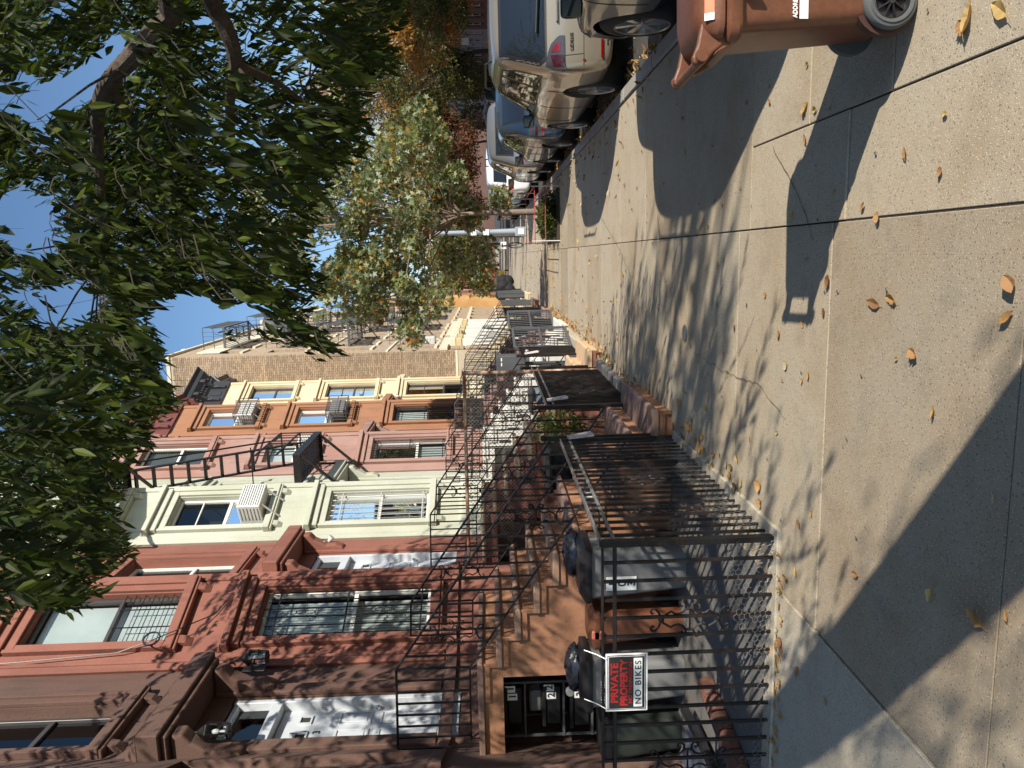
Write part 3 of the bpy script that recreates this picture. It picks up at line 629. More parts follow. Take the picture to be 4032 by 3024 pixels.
# chain-link panel and rusty pipe
T=thing('chain_link_panel','chain-link panel on rusty white pipe above the yard fence','fence',(-1.62,10.72,0))
part('post',MB().tube([(-1.62,10.72,0),(-1.62,10.72,2.0)],.028,10),mRust,T,smooth=True); part('top_pipe',MB().tube([(-1.60,10.72,1.97),(-4.4,10.72,1.99)],.026,10),mRust,T,smooth=True)
for z in (1.2,1.75): part('clamp',MB().lathe((-1.62,10.72,z),(0,0,1),[(.034,0),(.034,.04)],10),mWire,T)
g=MB(); s_=.055; x=-1.66
for i in range(-22,52):
    for sg in (1,-1):
        a=(-1.66-i*s_,1.02); b=(a[0]-.92*sg if sg==1 else a[0]+.92,1.94)
        pa=Vector((a[0],0,a[1])); pb=Vector((b[0],0,b[1]))
        # clip to the panel
        t0,t1=0,1
        for lo,hi in ((-4.35,-1.66),):
            dx=pb.x-pa.x
            ta,tb=sorted(((lo-pa.x)/dx,(hi-pa.x)/dx)); t0,t1=max(t0,ta),min(t1,tb)
        if t1-t0>.02:
            q0=pa.lerp(pb,t0);q1=pa.lerp(pb,t1); g.tube([(q0.x,10.72+.004*sg,q0.z),(q1.x,10.72+.004*sg,q1.z)],.0028,3,cap=False)
part('wire_mesh',g,mWire,T,kind='stuff')
# chicken wire along the foot of the near fences
def hexwire(par,fn,nu,nv,s,keep):
    g=MB()
    for i in range(nu):
        for j in range(nv):
            if not keep(i,j): continue
            cx=i*s*1.5; cz=(j+.5*(i%2))*s*1.732
            V=[(cx+s*math.cos(k*PI/3),cz+s*math.sin(k*PI/3)) for k in range(4)]
            for a,b in zip(V,V[1:]): g.tube([fn(*a),fn(*b)],0.0011,3,cap=False)
    part('wire_netting',g,mWireD,par,kind='stuff')
r2=random.Random(3)
hexwire(F1,lambda u,v:Vector((-1.64-u,4.10+.015*math.sin(u*9)+.02*math.sin(v*14+u*3),.02+v)),62,9,.019,lambda i,j:(j<4.5+3.5*math.sin(i*.11+1)) and r2.random()<.8)
hexwire(F2,lambda u,v:Vector((-1.60+.02*math.sin(v*11+u*5),4.2+u,.02+v)),78,9,.021,lambda i,j:(j<3+4*abs(math.sin(i*.13)) and r2.random()<.85))
# low concrete kerb below the fences
tag(part('fence_kerb',MB().box((-1.70,4.06,-.03),(-1.55,6.55,.02)),mConc2,None,bev=.006,loc=(-1.62,4.06,0)),'low concrete edge under the nearest sidewalk fence','kerb')
tag(part('fence_kerb',MB().box((-4.95,4.06,-.03),(-1.71,4.2,.018)),mConc2,None,bev=.006,loc=(-3,4.1,0)),'low concrete edge under the fence with the red sign','kerb')
tag(part('fence_kerb',MB().box((-1.74,8.25,-.03),(-1.5,10.95,.08)),mat('dark_kerb',(.14,.13,.125),rough=.9,bump=.2),None,bev=.012,loc=(-1.62,8.3,0)),'dark raised edge under the fence between the brown and red stoops','kerb')
tag(part('fence_kerb',MB().box((-1.76,12.7,-.03),(-1.46,15.3,.12)),mConc2,None,bev=.02,loc=(-1.62,12.8,0)),'pale raised edge under the first grey gate','kerb')
# ---------------------------------------------------------------- brick apartment block
mBrick=mat('tan_brick',(.35,.255,.17),rough=.88,var=.1,scale=9,bump=.25,bscale=60,island=.22); mMortar=mat('pale_mortar',(.42,.36,.27),rough=.95,bump=.2)
mBrickFar=mat('tan_brick_far',(.40,.27,.16),rough=.9,var=.1,scale=4)
t_=mBrickFar.node_tree; n_=t_.nodes; bt=n_.new('ShaderNodeTexBrick'); gg=n_.new('ShaderNodeNewGeometry'); sx=n_.new('ShaderNodeSeparateXYZ'); cx_=n_.new('ShaderNodeCombineXYZ')
t_.links.new(gg.outputs['Position'],sx.inputs[0]); t_.links.new(sx.outputs['Y'],cx_.inputs['X']); t_.links.new(sx.outputs['Z'],cx_.inputs['Y']); t_.links.new(cx_.outputs[0],bt.inputs['Vector'])
bt.inputs['Scale'].default_value=1; bt.inputs['Brick Width'].default_value=.21; bt.inputs['Row Height'].default_value=.075; bt.inputs['Mortar Size'].default_value=.008
bt.inputs['Color1'].default_value=(.37,.27,.18,1); bt.inputs['Color2'].default_value=(.27,.19,.125,1); bt.inputs['Mortar'].default_value=(.40,.34,.25,1); t_.links.new(bt.outputs['Color'],n_['Principled BSDF'].inputs['Base Color'])
mTrim=mat('cream_terracotta',(.62,.56,.42),rough=.7,var=.05,stain=.2); mYel=mat('yellow_capital',(.50,.41,.22),rough=.7)
YB=30.9; XB=-3.70
def apartment(y0,y1,xf,top,label,detail=True,wall=mBrickFar,nb=3):
    T=thing('apartment_building',label,'building',(xf,(y0+y1)/2,0)); W=Wall((xf,y0),(xf,y1)); L_=y1-y0
    ops=[]; bay=L_/nb
    for f in range(4):
        for k in range(nb):
            for q in (.2,.62): ops.append((bay*(k+q),bay*(k+q)+.9,3.9+f*2.65,3.9+f*2.65+1.55))
    g=MB(); W.skin(g,3.3,top,ops,dep=.2); W.skin(g,-.2,3.3,[(bay*k+bay*.4,bay*k+bay*.6,0,2.6) for k in range(nb)],dep=.4)
    g.add([(xf,y1,-.2),(-14,y1,-.2),(-14,y1,top),(xf,y1,top),(-14,y0,-.2),(-14,y0,top),(xf,y0,top)],[(0,1,2,3),(3,2,5,6),(1,2,5,4)]); part('wall',g,wall,T)
    for (a0,a1,z0,z1) in ops:
        f=MB(); W.box(f,a0,a1,-.18,-.13,z0,z0+.05); W.box(f,a0,a1,-.18,-.13,z1-.05,z1); W.box(f,a0,a0+.05,-.18,-.13,z0,z1); W.box(f,a1-.05,a1,-.18,-.13,z0,z1); W.box(f,a0,a1,-.175,-.125,(z0+z1)/2-.03,(z0+z1)/2+.03)
        wv=part('window',f,mDarkFrame,T); g=MB(); g.add([W.p(a0,-.16,z0),W.p(a1,-.16,z0),W.p(a1,-.16,z1),W.p(a0,-.16,z1)],[(0,1,2,3)]); part('pane',g,gWin,wv)
        g=MB(); W.box(g,a0,a1,-.6,-.3,z0,z1); part('room',g,mRoom,wv)
        g=MB(); W.box(g,a0-.08,a1+.08,0,.07,z0-.12,z0); part('sill',g,mTrim,wv)
    g=MB(); W.box(g,0,L_,.002,.14,3.3,3.62); part('belt_course',g,mTrim,T,bev=.01)
    for f in (6.0,8.7): g=MB(); W.box(g,0,L_,.002,.05,f-.3,f-.2); part('belt_course',g,mTrim,T)
    g=MB(); W.box(g,.9,L_-.9,.003,.06,top-1.7,top-.75); part('frieze_panel',g,mTrim,T,bev=.01)
    g=MB(); W.box(g,-.06,L_+.06,-.3,.10,top,top+.14); part('coping',g,mTrim,T,bev=.01)
    for k in range(nb):
        for q in (.28,.66):
            a=bay*k+bay*q; g=MB(); W.box(g,a,a+.42,.002,.30,0,2.75); part('pier',g,mWhite,T,bev=.015)
            g=MB(); W.box(g,a-.04,a+.46,.002,.34,2.752,3.0); part('capital',g,mYel,T,bev=.02); g=MB(); W.box(g,a-.06,a+.48,.002,.36,3.002,3.298); part('capital',g,mTrim,T,bev=.02)
        g=MB(); W.box(g,bay*k+bay*.42,bay*k+bay*.58,-.3,-.25,0,2.6); part('door',g,mDarkFrame,T)
    for z in (0.5,1.1,1.7,2.3,2.9): g=MB(); W.box(g,.02,.5,.002,.12,z-.27,z+.27); part('quoin',g,wall,T,bev=.02)
    return T,W
AP,WB=apartment(YB,43.4,XB,14.4,'tan brick apartment block with an open brick side wall and roof antenna',nb=3)
# side wall of individual bricks facing the camera
sb=part('mortar',MB().box((-4.98,YB,-.2),(XB-.001,YB+.2,14.4)),mMortar,AP)
g=MB(); g.box((-9.5,YB+.002,11.0),(-4.982,YB+.2,14.4-.01)); 
g=MB(); g.add([(-14,YB,-.2),(-4.98,YB,-.2),(-4.98,YB,14.4),(-7.2,YB,14.0),(-9,YB,13.4),(-14,YB,13.0)],[(0,1,2,3,4,5)]); part('side_wall_back',g,mMortar,AP)
course=.078; nb_=0; rest=MB(); bl=.205; bricks=[]
row=0; z=3.0
BR=mesh_of('brick_piece',MB().box((0,-.012,0),(1,.01,1)),mBrick)
while z<14.3:
    x=XB-.005 - (0 if row%2 else bl/2); head=(row%6==5)
    if row%2==0: bricks.append((XB-.004-bl/2+.01,z,bl/2-.012))
    xx=XB-.004-(bl/2 if row%2==0 else 0)
    lim=-4.95 if z<11.2 else -8.2
    ll=bl/2 if head else bl
    while xx-ll>lim: bricks.append((xx-ll,z,ll-.012)); xx-=ll
    z+=course; row+=1
bricks.sort(key=lambda b:(abs(b[1]-9.0)>5.3,rnd.random()))
near=[b for b in bricks if b[0]>-5.0]; near.sort(key=lambda b:abs(b[1]-12.2))
chosen=set(id(b) for b in near[:290])
for b in bricks:
    if id(b) in chosen: inst('brick',BR,AP,(b[0],YB-.004+rnd.uniform(-.003,.003),b[1]),None,(b[2],1,course-.012))
    else: rest.box((b[0],YB-.016+rnd.uniform(-.003,.003),b[1]),(b[0]+b[2],YB+.005,b[1]+course-.012))
part('brickwork',rest,mBrick,AP,kind='stuff')
g=MB(); g.box((-4.99,YB-.02,2.9),(XB+.0,YB+.001,2.99)); part('belt_course',g,mTrim,AP)
g=MB(); g.box((-5,YB-.03,14.402),(XB+.1,YB+.2,14.54)); part('coping',g,mTrim,AP)
# dishes and antenna on the roof
T=thing('roof_antenna','thin white antenna mast on the roof of the tan brick block','antenna',(-4.3,36,14.4))
g=MB(); g.tube([(-4.3,36,14.4),(-4.3,36,17.4)],.03,5); g.tube([(-4.3,36.3,14.4),(-4.3,36.1,16.2)],.02,4)
for z in range(8): g.bar((-4.3,35.9,15.0+z*.28),(-4.3,36.15,15.0+z*.28),.02)
part('mast',g,mWhite,T)
g=MB(); 
for x in (-.35,.35): g.tube([(-4.3+x*0,36+x,15.2),(-4.3,36+x*1.3,16.4)],.012,4)
part('aerial',g,mWhite,T)
T=thing('roof_floodlight','small white floodlight on the near parapet corner of the brick block','lamp',(-3.75,33,14.5)); part('lamp_body',MB().box((-3.85,32.8,14.54),(-3.6,33.1,14.68)),mWhite,T,bev=.02); part('bracket',MB().bar((-3.75,32.95,14.5),(-3.75,32.95,14.56),.04),mIronG,T)
# fire escapes
def fire_escape(label,X0,X1,y0,y1,levels,m=mIronG,me=None,slope=1,dish=False):
    T=thing('fire_escape',label,'fire escape',(X0,(y0+y1)/2,levels[0]),'fire escapes on the brick blocks' if me is UBg else None)
    for z in levels:
        g=MB(); g.bar((X1,y0,z),(X1,y1,z),.05,.10); g.bar((X0,y0,z),(X1,y0,z),.05,.10); g.bar((X0,y1,z),(X1,y1,z),.05,.10); g.bar((X0,y0,z),(X0,y1,z),.04,.08)
        pf=part('platform_frame',g,m,T)
        n=int((X1-X0)/.07)
        g=MB()
        for k in range(n): x=X0+.03+(X1-X0-.06)*k/(n-1); g.bar((x,y0,z),(x,y1,z),.022,.03)
        part('platform_slats',g,m,pf,kind='stuff')
        g=MB()
        for yy in (y0+.05,y1-.05): g.bar((X1-.02,yy,z-.04),(X0,yy,z-.75),.045,.045); g.bar((X0+.02,yy,z-.04),(X0+.02,yy,z-.78),.04,.04)
        part('bracket',g,m,pf)
        g=MB()
        for h in (.45,.9): g.bar((X1,y0,z+h),(X1,y1,z+h),.025,.025); g.bar((X0,y0,z+h),(X1,y0,z+h),.025,.025); g.bar((X0,y1,z+h),(X1,y1,z+h),.025,.025)
        n=int((y1-y0)/.16)
        for k in range(n+1): yy=y0+(y1-y0)*k/n; g.bar((X1,yy,z),(X1,yy,z+.9),.014)
        for k in range(1,5): x=X0+(X1-X0)*k/5; g.bar((x,y0,z),(x,y0,z+.9),.014); g.bar((x,y1,z),(x,y1,z+.9),.014)
        part('guard_rail',g,m,pf)
    for a,b in zip(levels,levels[1:]):
        ya,yb=(y1-.4,y0+.7) if slope>0 else (y0+.4,y1-.7)
        xi,xo=X1-.48,X1-.08
        g=MB(); g.bar((xi,ya,a),(xi,yb,b),.03,.09); g.bar((xo,ya,a),(xo,yb,b),.03,.09); st=part('stair_stringer',g,m,T)
        n=11
        for k in range(1,n):
            t=k/n; yy=ya+(yb-ya)*t; zz=a+(b-a)*t; part('rung',MB().box((xi+.015,yy-.07,zz-.012),(xo-.015,yy+.07,zz+.012)),m,st)
        g=MB(); g.bar((xo,ya,a+.8),(xo,yb,b+.8),.025,.025); part('stair_rail',g,m,st)
    return T
fire_escape('grey fire escape on the near part of the tan brick block',-3.68,-2.75,33.2,36.6,[5.0,7.65,10.3,12.95],me=UBg)
fire_escape('grey fire escape on the far part of the tan brick block',-3.68,-2.75,39.4,42.6,[5.0,7.65,10.3,12.95],me=UBg)
T=thing('satellite_dish','round grey satellite dish on the brick block fire escape','satellite dish',(-2.7,34.4,11.2)); part('dish',MB().lathe((-2.7,34.4,11.3),(.3,-1,.35),[(.001,0),(.2,.03),(.34,.1)],16),mIronG,T,smooth=True); part('arm',MB().bar((-2.75,34.6,10.9),(-2.7,34.4,11.3),.03),mIronG,T)
# black fire escape on the white house
X0,X1=-4.62,-3.92
T=thing('fire_escape','black iron fire escape with a steep ladder on the pale sage house','fire escape',(X0,16.4,5.6))
def platform(y0,y1,z,xa=X0,xb=X1):
    g=MB(); g.bar((xb,y0,z),(xb,y1,z),.03,.16); g.bar((xa,y0,z),(xb,y0,z),.03,.16); g.bar((xa,y1,z),(xb,y1,z),.03,.16); pf=part('platform_frame',g,mIron,T,bev=.004)
    n=12
    for k in range(n): x=xa+.04+(xb-xa-.08)*k/(n-1); part('slat',MB().bar((x,y0+.02,z),(x,y1-.02,z),.02,.045),mIron,pf)
    g=MB()
    for yy in (y0+.03,y1-.2): g.bar((xb,yy,z-.06),(xa-.02,yy,z-.85),.05,.05); g.bar((xa,yy,z-.06),(xa,yy,z-.85),.045,.045)
    part('bracket',g,mIron,pf)
    g=MB(); 
    for h in (.42,.85): g.bar((xb,y0,z+h),(xb,y1,z+h),.03,.03); g.bar((xa,y1,z+h),(xb,y1,z+h),.03,.03)
    for k in range(9): yy=y0+(y1-y0)*k/8; g.bar((xb,yy,z+.05),(xb,yy,z+.85),.016)
    part('guard_rail',g,mIron,pf)
platform(15.45,17.5,5.62); platform(12.9,14.95,8.85,-4.55,-3.85)
g=MB(); xo,xi=-3.98,-4.42
g.bar((xo,16.85,5.65),(xo,14.65,8.9),.03,.10); g.bar((xi,16.85,5.65),(xi,14.65,8.9),.03,.10); st=part('ladder_stringer',g,mIron,T,bev=.004)
for k in range(1,12):
    t=k/12; yy=16.85-2.2*t; zz=5.65+3.25*t; part('rung',MB().box((xi+.015,yy-.055,zz-.03),(xo-.015,yy+.055,zz+.005)),mIron,st,bev=.003)
g=MB(); g.bar((xo,17.0,6.5),(xo,14.9,9.7),.03,.03); g.bar((xo,17.5,6.47),(xo,17.0,6.5),.03,.03); g.bar((-3.9,16.1,6.75),(-5.0,16.1,6.75),.02,.02); g.bar((xo,14.65,8.9),(xo,14.4,9.75),.03,.03); part('ladder_rail',g,mIron,T)
g=MB(); 
for k in range(5): g.bar((-4.62,15.0+.0,5.0+k*.0),(-4.62,15.0,5.0),.01) if 0 else None
# air conditioners
def ac(label,c,sz,W,cage=False,bracket=True,m=mWhite):
    T=thing('air_conditioner',label,'air conditioner',W.p(c[0],c[1],c[2]),'window air conditioners'); a,o,z=c; w_,d_,h_=sz
    g=MB(); W.box(g,a-w_/2,a+w_/2,o-d_,o,z-h_/2,z+h_/2); part('case',g,m,T,bev=.012)
    g=MB()
    for k in range(9): zz=z-h_/2+.04+(h_-.08)*k/8; W.box(g,a-w_/2+.03,a+w_/2-.03,o,o+.006,zz-.007,zz+.007)
    part('grille',g,mBinGrey,T)
    g=MB()
    for k in range(6): zz=z-h_/2+.05+(h_-.1)*k/5; W.box(g,a-w_/2-.004,a-w_/2,o-d_*.7,o-.06,zz-.008,zz+.008)
    part('side_louvre',g,mBinGrey,T)
    g=MB(); g.bar(W.p(a-w_/2+.1,o-.04,z-h_/2),W.p(a-w_/2+.1,0.02,z-h_/2-.28),.025); g.bar(W.p(a+w_/2-.1,o-.04,z-h_/2),W.p(a+w_/2-.1,0.02,z-h_/2-.28),.025); part('bracket',g,m,T)
    if cage:
        g=MB(); A0,A1,O1,Z0,Z1=a-w_/2-.08,a+w_/2+.08,o+.1,z-h_/2-.08,z+h_/2+.08
        for k in range(8): x=A0+(A1-A0)*k/7; g.bar(W.p(x,O1,Z0),W.p(x,O1,Z1),.014); g.bar(W.p(x,O1,Z1),W.p(x,.02,Z1),.014); g.bar(W.p(x,O1,Z0),W.p(x,.02,Z0),.014)
        for k in range(5): o_=.02+(O1-.02)*k/4; g.bar(W.p(A0,o_,Z0),W.p(A0,o_,Z1),.014); g.bar(W.p(A1,o_,Z0),W.p(A1,o_,Z1),.014)
        for zz in (Z0,(Z0+Z1)/2,Z1): g.bar(W.p(A0,O1,zz),W.p(A1,O1,zz),.02); g.bar(W.p(A0,.02,zz),W.p(A0,O1,zz),.02)
        part('cage',g,mIronG,T)
ac('white air conditioner on a bracket in the pale sage house window',(.86,.38,6.12),(.62,.5,.42),Ww)
ac('white air conditioner low in the pink house window behind the fire escape',(.86,.3,6.15),(.6,.4,.40),Wp)
ac('white air conditioner in a wire cage in the top window of the russet house',(.86,.36,8.9),(.6,.45,.42),Wo,cage=True)
ac('dark caged air conditioner in the middle window of the russet house',(.86,.36,6.2),(.6,.45,.42),Wo,cage=True,m=mBinGrey)
ac('white air conditioner on the brick block just above its white band',(2.9,.3,4.2),(.6,.4,.42),WB)
# ================================================================ CARS
def wheel(T,cx,cy,r,w,side,n=5,rim=mRim):
    """side -1: face towards -x"""
    g=MB(); s=side; g.lathe((cx,cy,r+T.location.z),(s,0,0),[(r*.66,0.01),(r*.70,w*.02+.012),(r*.93,.0),(r*.985,-.02),(r,-.05),(r,-w+.05),(r*.95,-w),(r*.6,-w)],32); wh=part('wheel',g,mTyre,T,smooth=True)
    z=r+T.location.z
    g=MB(); g.lathe((cx,cy,z),(s,0,0),[(r*.665,.012),(r*.62,.004),(r*.60,-.06),(r*.55,-.10)],32); g.lathe((cx,cy,z),(s,0,0),[(.001,.0),(r*.13,-.002),(r*.15,-.03)],16); 
    for k in range(n):
        t=2*PI*k/n+.3; d=Vector((0,math.cos(t),math.sin(t))); e=Vector((0,-math.sin(t),math.cos(t))); c=Vector((cx,cy,z))
        a=c+d*r*.10; b=c+d*r*.63; o=Vector((s*-.008,0,0)); q=Vector((s*-.04,0,0))
        g.hexa([a-e*r*.07+q,a+e*r*.07+q,b+e*r*.10+q,b-e*r*.10+q,a-e*r*.06+o,a+e*r*.06+o,b+e*r*.085+Vector((s*.002,0,0)),b-e*r*.085+Vector((s*.002,0,0))])
    part('rim',g,rim,wh,smooth=True)
    g=MB(); g.lathe((cx,cy,z),(s,0,0),[(.001,-.11),(r*.6,-.11)],20); part('brake_disc',g,mBlack,wh)
def car(name,label,xl,y0,st,paint,zs=-.16,wheels=None,r=.34,W=1.84,group='cars parked along the near kerb',glass=(),lights=(),dark=(),seams=(),mirror=None,rack=False,detail=True,sub=2,plate=None,flip=False,wheeln=5):
    """xl: x of the left side; y0 rear; stations (y, halfwidth, zbot, zbelt, zroof, roofhalf)"""
    T=thing(name,label,'car',(xl+W/2,y0,zs),group); xc=xl+W/2
    g=MB(); K=11
    for (y,hw,zb,zt,zr,rw) in st:
        gh=zr-zt; P=[(0,zb),(hw*.55,zb),(hw*.92,zb+.02),(hw*.99,zb+.14),(hw,zb+(zt-zb)*.45),(hw*.985,zt-(zt-zb)*.18),(hw*.955,zt-.015),(hw*.93*.55+rw*.45 if gh>.1 else hw*.86,zt+gh*.45),(rw if gh>.1 else hw*.6,zr-min(.06,gh*.25)),(rw*.78 if gh>.1 else hw*.35,zr-.008),(0,zr+(.012))]
        for x,z in P: g.v.append(Vector((xc+x,y0+y,z+zs)))
        for x,z in P[1:-1][::-1]: g.v.append(Vector((xc-x,y0+y,z+zs)))
    n=2*K-2
    for i in range(len(st)-1):
        for j in range(n): g.f.append((i*n+j,i*n+(j+1)%n,(i+1)*n+(j+1)%n,(i+1)*n+j))
    g.f.append(tuple(range(n))[::-1]); g.f.append(tuple((len(st)-1)*n+j for j in range(n)))
    me=mesh_of('body',g,paint,True); tmp=bpy.data.objects.new('tmpbody',me); C.objects.link(tmp)
    s=tmp.modifiers.new('s','SUBSURF'); s.levels=sub; s.render_levels=sub
    cut=None
    if wheels and detail:
        cm=MB()
        for wy in wheels:
            cm.lathe((xc,y0+wy,zs+r*1.0),(1,0,0),[(.0001,-W),(r*1.14,-W),(r*1.14,-W/2+.30),(.0001,-W/2+.30)],28); cm.lathe((xc,y0+wy,zs+r),(1,0,0),[(.0001,W/2-.30),(r*1.14,W/2-.30),(r*1.14,W),(.0001,W)],28)
        cme=mesh_of('cut',cm,mBlack); cut=bpy.data.objects.new('cut',cme); C.objects.link(cut)
    dg=bpy.context.evaluated_depsgraph_get(); sm=bpy.data.meshes.new_from_object(tmp.evaluated_get(dg))
    bm=bmesh.new(); bm.from_mesh(sm); bvh=BVHTree.FromBMesh(bm); bm.free()
    if cut:
        b=tmp.modifiers.new('b','BOOLEAN'); b.operation='DIFFERENCE'; b.object=cut; b.solver='EXACT'
        dg=bpy.context.evaluated_depsgraph_get(); sm=bpy.data.meshes.new_from_object(tmp.evaluated_get(dg)); bpy.data.objects.remove(cut)
    bpy.data.objects.remove(tmp)
    for v in sm.vertices: v.co-=Vector(T.location)
    sm.name='body'; sm.materials.clear(); sm.materials.append(paint)
    for p in sm.polygons: p.use_smooth=True; p.material_index=0
    try: sm.set_sharp_from_angle(angle=math.radians(40))
    except Exception: pass
    ob=bpy.data.objects.new('body',sm); C.objects.link(ob); ob.parent=T; WL[ob]=Vector(T.location)
    def hit(axis,a,b):
        if axis=='L': o=Vector((xc-3,y0+a,b+zs)); d=Vector((1,0,0))
        elif axis=='R': o=Vector((xc+3,y0+a,b+zs)); d=Vector((-1,0,0))
        elif axis=='B': o=Vector((xc+a,y0-2,b+zs)); d=Vector((0,1,0))
        elif axis=='F': o=Vector((xc+a,y0+8,b+zs)); d=Vector((0,-1,0))
        h=bvh.ray_cast(o,d); return (h[0],h[1],d) if h[0] else (None,None,d)
    def patch(nm,axis,poly,m,off=.004,thick=.004,res=.05,parent=T,smooth=True):
        xs=[p[0] for p in poly]; zs_=[p[1] for p in poly]
        # triangulated fan grid: scanline strips
        z0,z1=min(zs_),max(zs_); nz=max(2,int((z1-z0)/res)); rows=[]
        for i in range(nz+1):
            z=z0+(z1-z0)*min(max(i/nz,.0005),.9995); X=[]
            for k in range(len(poly)):
                p,q=poly[k],poly[(k+1)%len(poly)]
                if (p[1]>z)!=(q[1]>z): X.append(p[0]+(q[0]-p[0])*(z-p[1])/(q[1]-p[1]))
            if len(X)>=2: rows.append((z,min(X),max(X)))
        nx=max(2,int((max(xs)-min(xs))/(res*1.6))); g=MB(); idx=[]
        for z,a,b in rows:
            rr=[]
            for j in range(nx+1):
                p,nn,d=hit(axis,a+(b-a)*j/nx,z)
                if p is None: rr.append(None); continue
                g.v.append(p-d*off); rr.append(len(g.v)-1)
            idx.append(rr)
        for i in range(len(idx)-1):
            for j in range(nx):
                q=(idx[i][j],idx[i][j+1],idx[i+1][j+1],idx[i+1][j])
                if None in q: continue
                P=[g.v[k] for k in q]
                if max((P[a]-P[b]).length for a in range(4) for b in range(4))>.45: continue
                g.f.append(q)
        if g.f: return part(nm,g,m,parent,smooth=smooth)
    for (ax,poly) in glass:
        s_=1.0; cx=sum(p[0] for p in poly)/len(poly); cz=sum(p[1] for p in poly)/len(poly)
        patch('window_seal',ax,[(cx+(p[0]-cx)*1.05+math.copysign(.015,p[0]-cx),cz+(p[1]-cz)*1.06+math.copysign(.012,p[1]-cz)) for p in poly],mBlack,.003,res=.022)
        patch('window_glass',ax,poly,mCarGlass,.006,res=.022)
    for (ax,poly,m,nm) in lights: patch(nm,ax,poly,m,.012 if 'lens' in nm else .008,res=.03)
    for (ax,poly,nm) in dark: patch(nm,ax,poly,mBlack,.005,res=.04)
    for (ax,pts) in seams:
        for a,b in zip(pts,pts[1:]):
            g=MB(); Q=[]
            for i in range(9):
                t=i/8; p,_,d=hit(ax,a[0]+(b[0]-a[0])*t,a[1]+(b[1]-a[1])*t)
                if p is not None: Q.append(p-d*.001)
            if len(Q)>2: g.tube(Q,.004,4); part('panel_gap',g,mBlack,T)
    if wheels:
        for wy in wheels:
            wheel(T,xl+.03,y0+wy,r,.22,-1,wheeln); wheel(T,xl+W-.03,y0+wy,r,.22,1,wheeln)
    if mirror:
        my,mz=mirror; p,_,d=hit('L',my,mz-.02)
        x=(p.x if p else xl+.1)
        g=MB(); g.hexa([(x-.22,y0+my-.03,zs+mz-.09),(x-.03,y0+my-.03,zs+mz-.09),(x-.03,y0+my+.12,zs+mz-.07),(x-.19,y0+my+.12,zs+mz-.06),(x-.23,y0+my-.03,zs+mz+.09),(x-.03,y0+my-.03,zs+mz+.09),(x-.03,y0+my+.12,zs+mz+.06),(x-.19,y0+my+.12,zs+mz+.05)])
        mo=part('door_mirror',g,mBlack,T,bev=.03,seg=3,smooth=True); g=MB(); g.box((x-.04,y0+my+.01,zs+mz-.05),(x+.06,y0+my+.08,zs+mz-.01)); part('mirror_stalk',g,mBlack,mo)
        g=MB(); g.box((x-.215,y0+my-.034,zs+mz-.07),(x-.05,y0+my-.031,zs+mz+.07)); part('mirror_glass',g,mCarGlass,mo)
    if rack:
        for s in (-1,1):
            g=MB(); g.tube([(xc+s*rack[2],y0+rack[0],zs+rack[3]-.02),(xc+s*rack[2],y0+rack[0]+.12,zs+rack[3]+.05),(xc+s*rack[2],y0+rack[1]-.12,zs+rack[3]+.05),(xc+s*rack[2],y0+rack[1],zs+rack[3]-.03)],.014,6); part('roof_rail',g,mBlack,T,smooth=True)
    return T,hit,xc
def carpaint(name,col,metal=.3,rough=.32): return mat(name,col,rough=rough,var=.03,metal=metal,coat=.9,spec=.5)
mCarGlass=bpy.data.materials.new('car_window_glass'); mCarGlass.use_nodes=True; b_=mCarGlass.node_tree.nodes['Principled BSDF']; b_.inputs['Base Color'].default_value=(.012,.014,.015,1); b_.inputs['Roughness'].default_value=.03; b_.inputs['Specular IOR Level'].default_value=1.0; b_.inputs['Coat Weight'].default_value=.4
pGold=carpaint('champagne_car_paint',(.34,.29,.215),.55,.28); pDark=carpaint('charcoal_car_paint',(.03,.032,.036),.15,.3); pBlue=carpaint('blue_car_paint',(.03,.055,.10),.4); pSilv=carpaint('silver_car_paint',(.25,.25,.25),.6); pWhite=carpaint('white_car_paint',(.72,.72,.74),0.,.3); pSky=carpaint('pale_blue_car_paint',(.16,.26,.42),.4); pBlk=carpaint('black_car_paint',(.02,.02,.022),.2); pGrn=carpaint('dark_green_car_paint',(.03,.05,.05),.3)
mLens=mat('red_lens',(.16,.003,.003),rough=.08,spec=.8,coat=1); mLensC=mat('clear_lens',(.10,.10,.10),rough=.2,spec=.5,coat=.5,metal=.6); mLensD=mat('dark_red_lens',(.045,.004,.005),rough=.1,spec=.8,coat=1); mPlateO=mat('orange_plate',(.75,.42,.05),rough=.5)
def suv(L=4.6,H=1.66,W=.92,rake=.34,hood=1.02,belt=1.04):
    return [(0.0,W*.80,.34,.52,.56,.5),(.015,W*.88,.30,.66,.70,.5),(.05,W*.945,.28,.90,.93,.5),(.09,W*.965,.27,belt-.03,belt+.02,.6),(.16,W*.975,.27,belt,belt+.14,.80*W),(.16+rake*.45,W*.985,.26,belt,belt+(H-belt)*.62,.77*W),(.16+rake*.95,W*.99,.26,belt-.005,H-.045,.72*W),(.16+rake*1.25,W*.99,.25,belt-.01,H-.01,.72*W),(1.1,W,.22,belt-.02,H+.01,.715*W),(1.75,W,.21,belt-.03,H+.015,.72*W),(2.35,W,.21,belt-.04,H-.02,.715*W),(2.75,W,.21,belt-.05,H-.17,.70*W),(3.15,W*.995,.22,belt-.06,hood+.12,.72*W),(3.35,W*.99,.23,belt-.08,hood+.01,.5),(3.9,W*.975,.24,belt-.14,hood-.06,.5),(L-.32,W*.94,.25,belt-.22,hood-.15,.5),(L-.1,W*.85,.27,.66,.74,.5),(L,W*.66,.32,.5,.58,.4)]
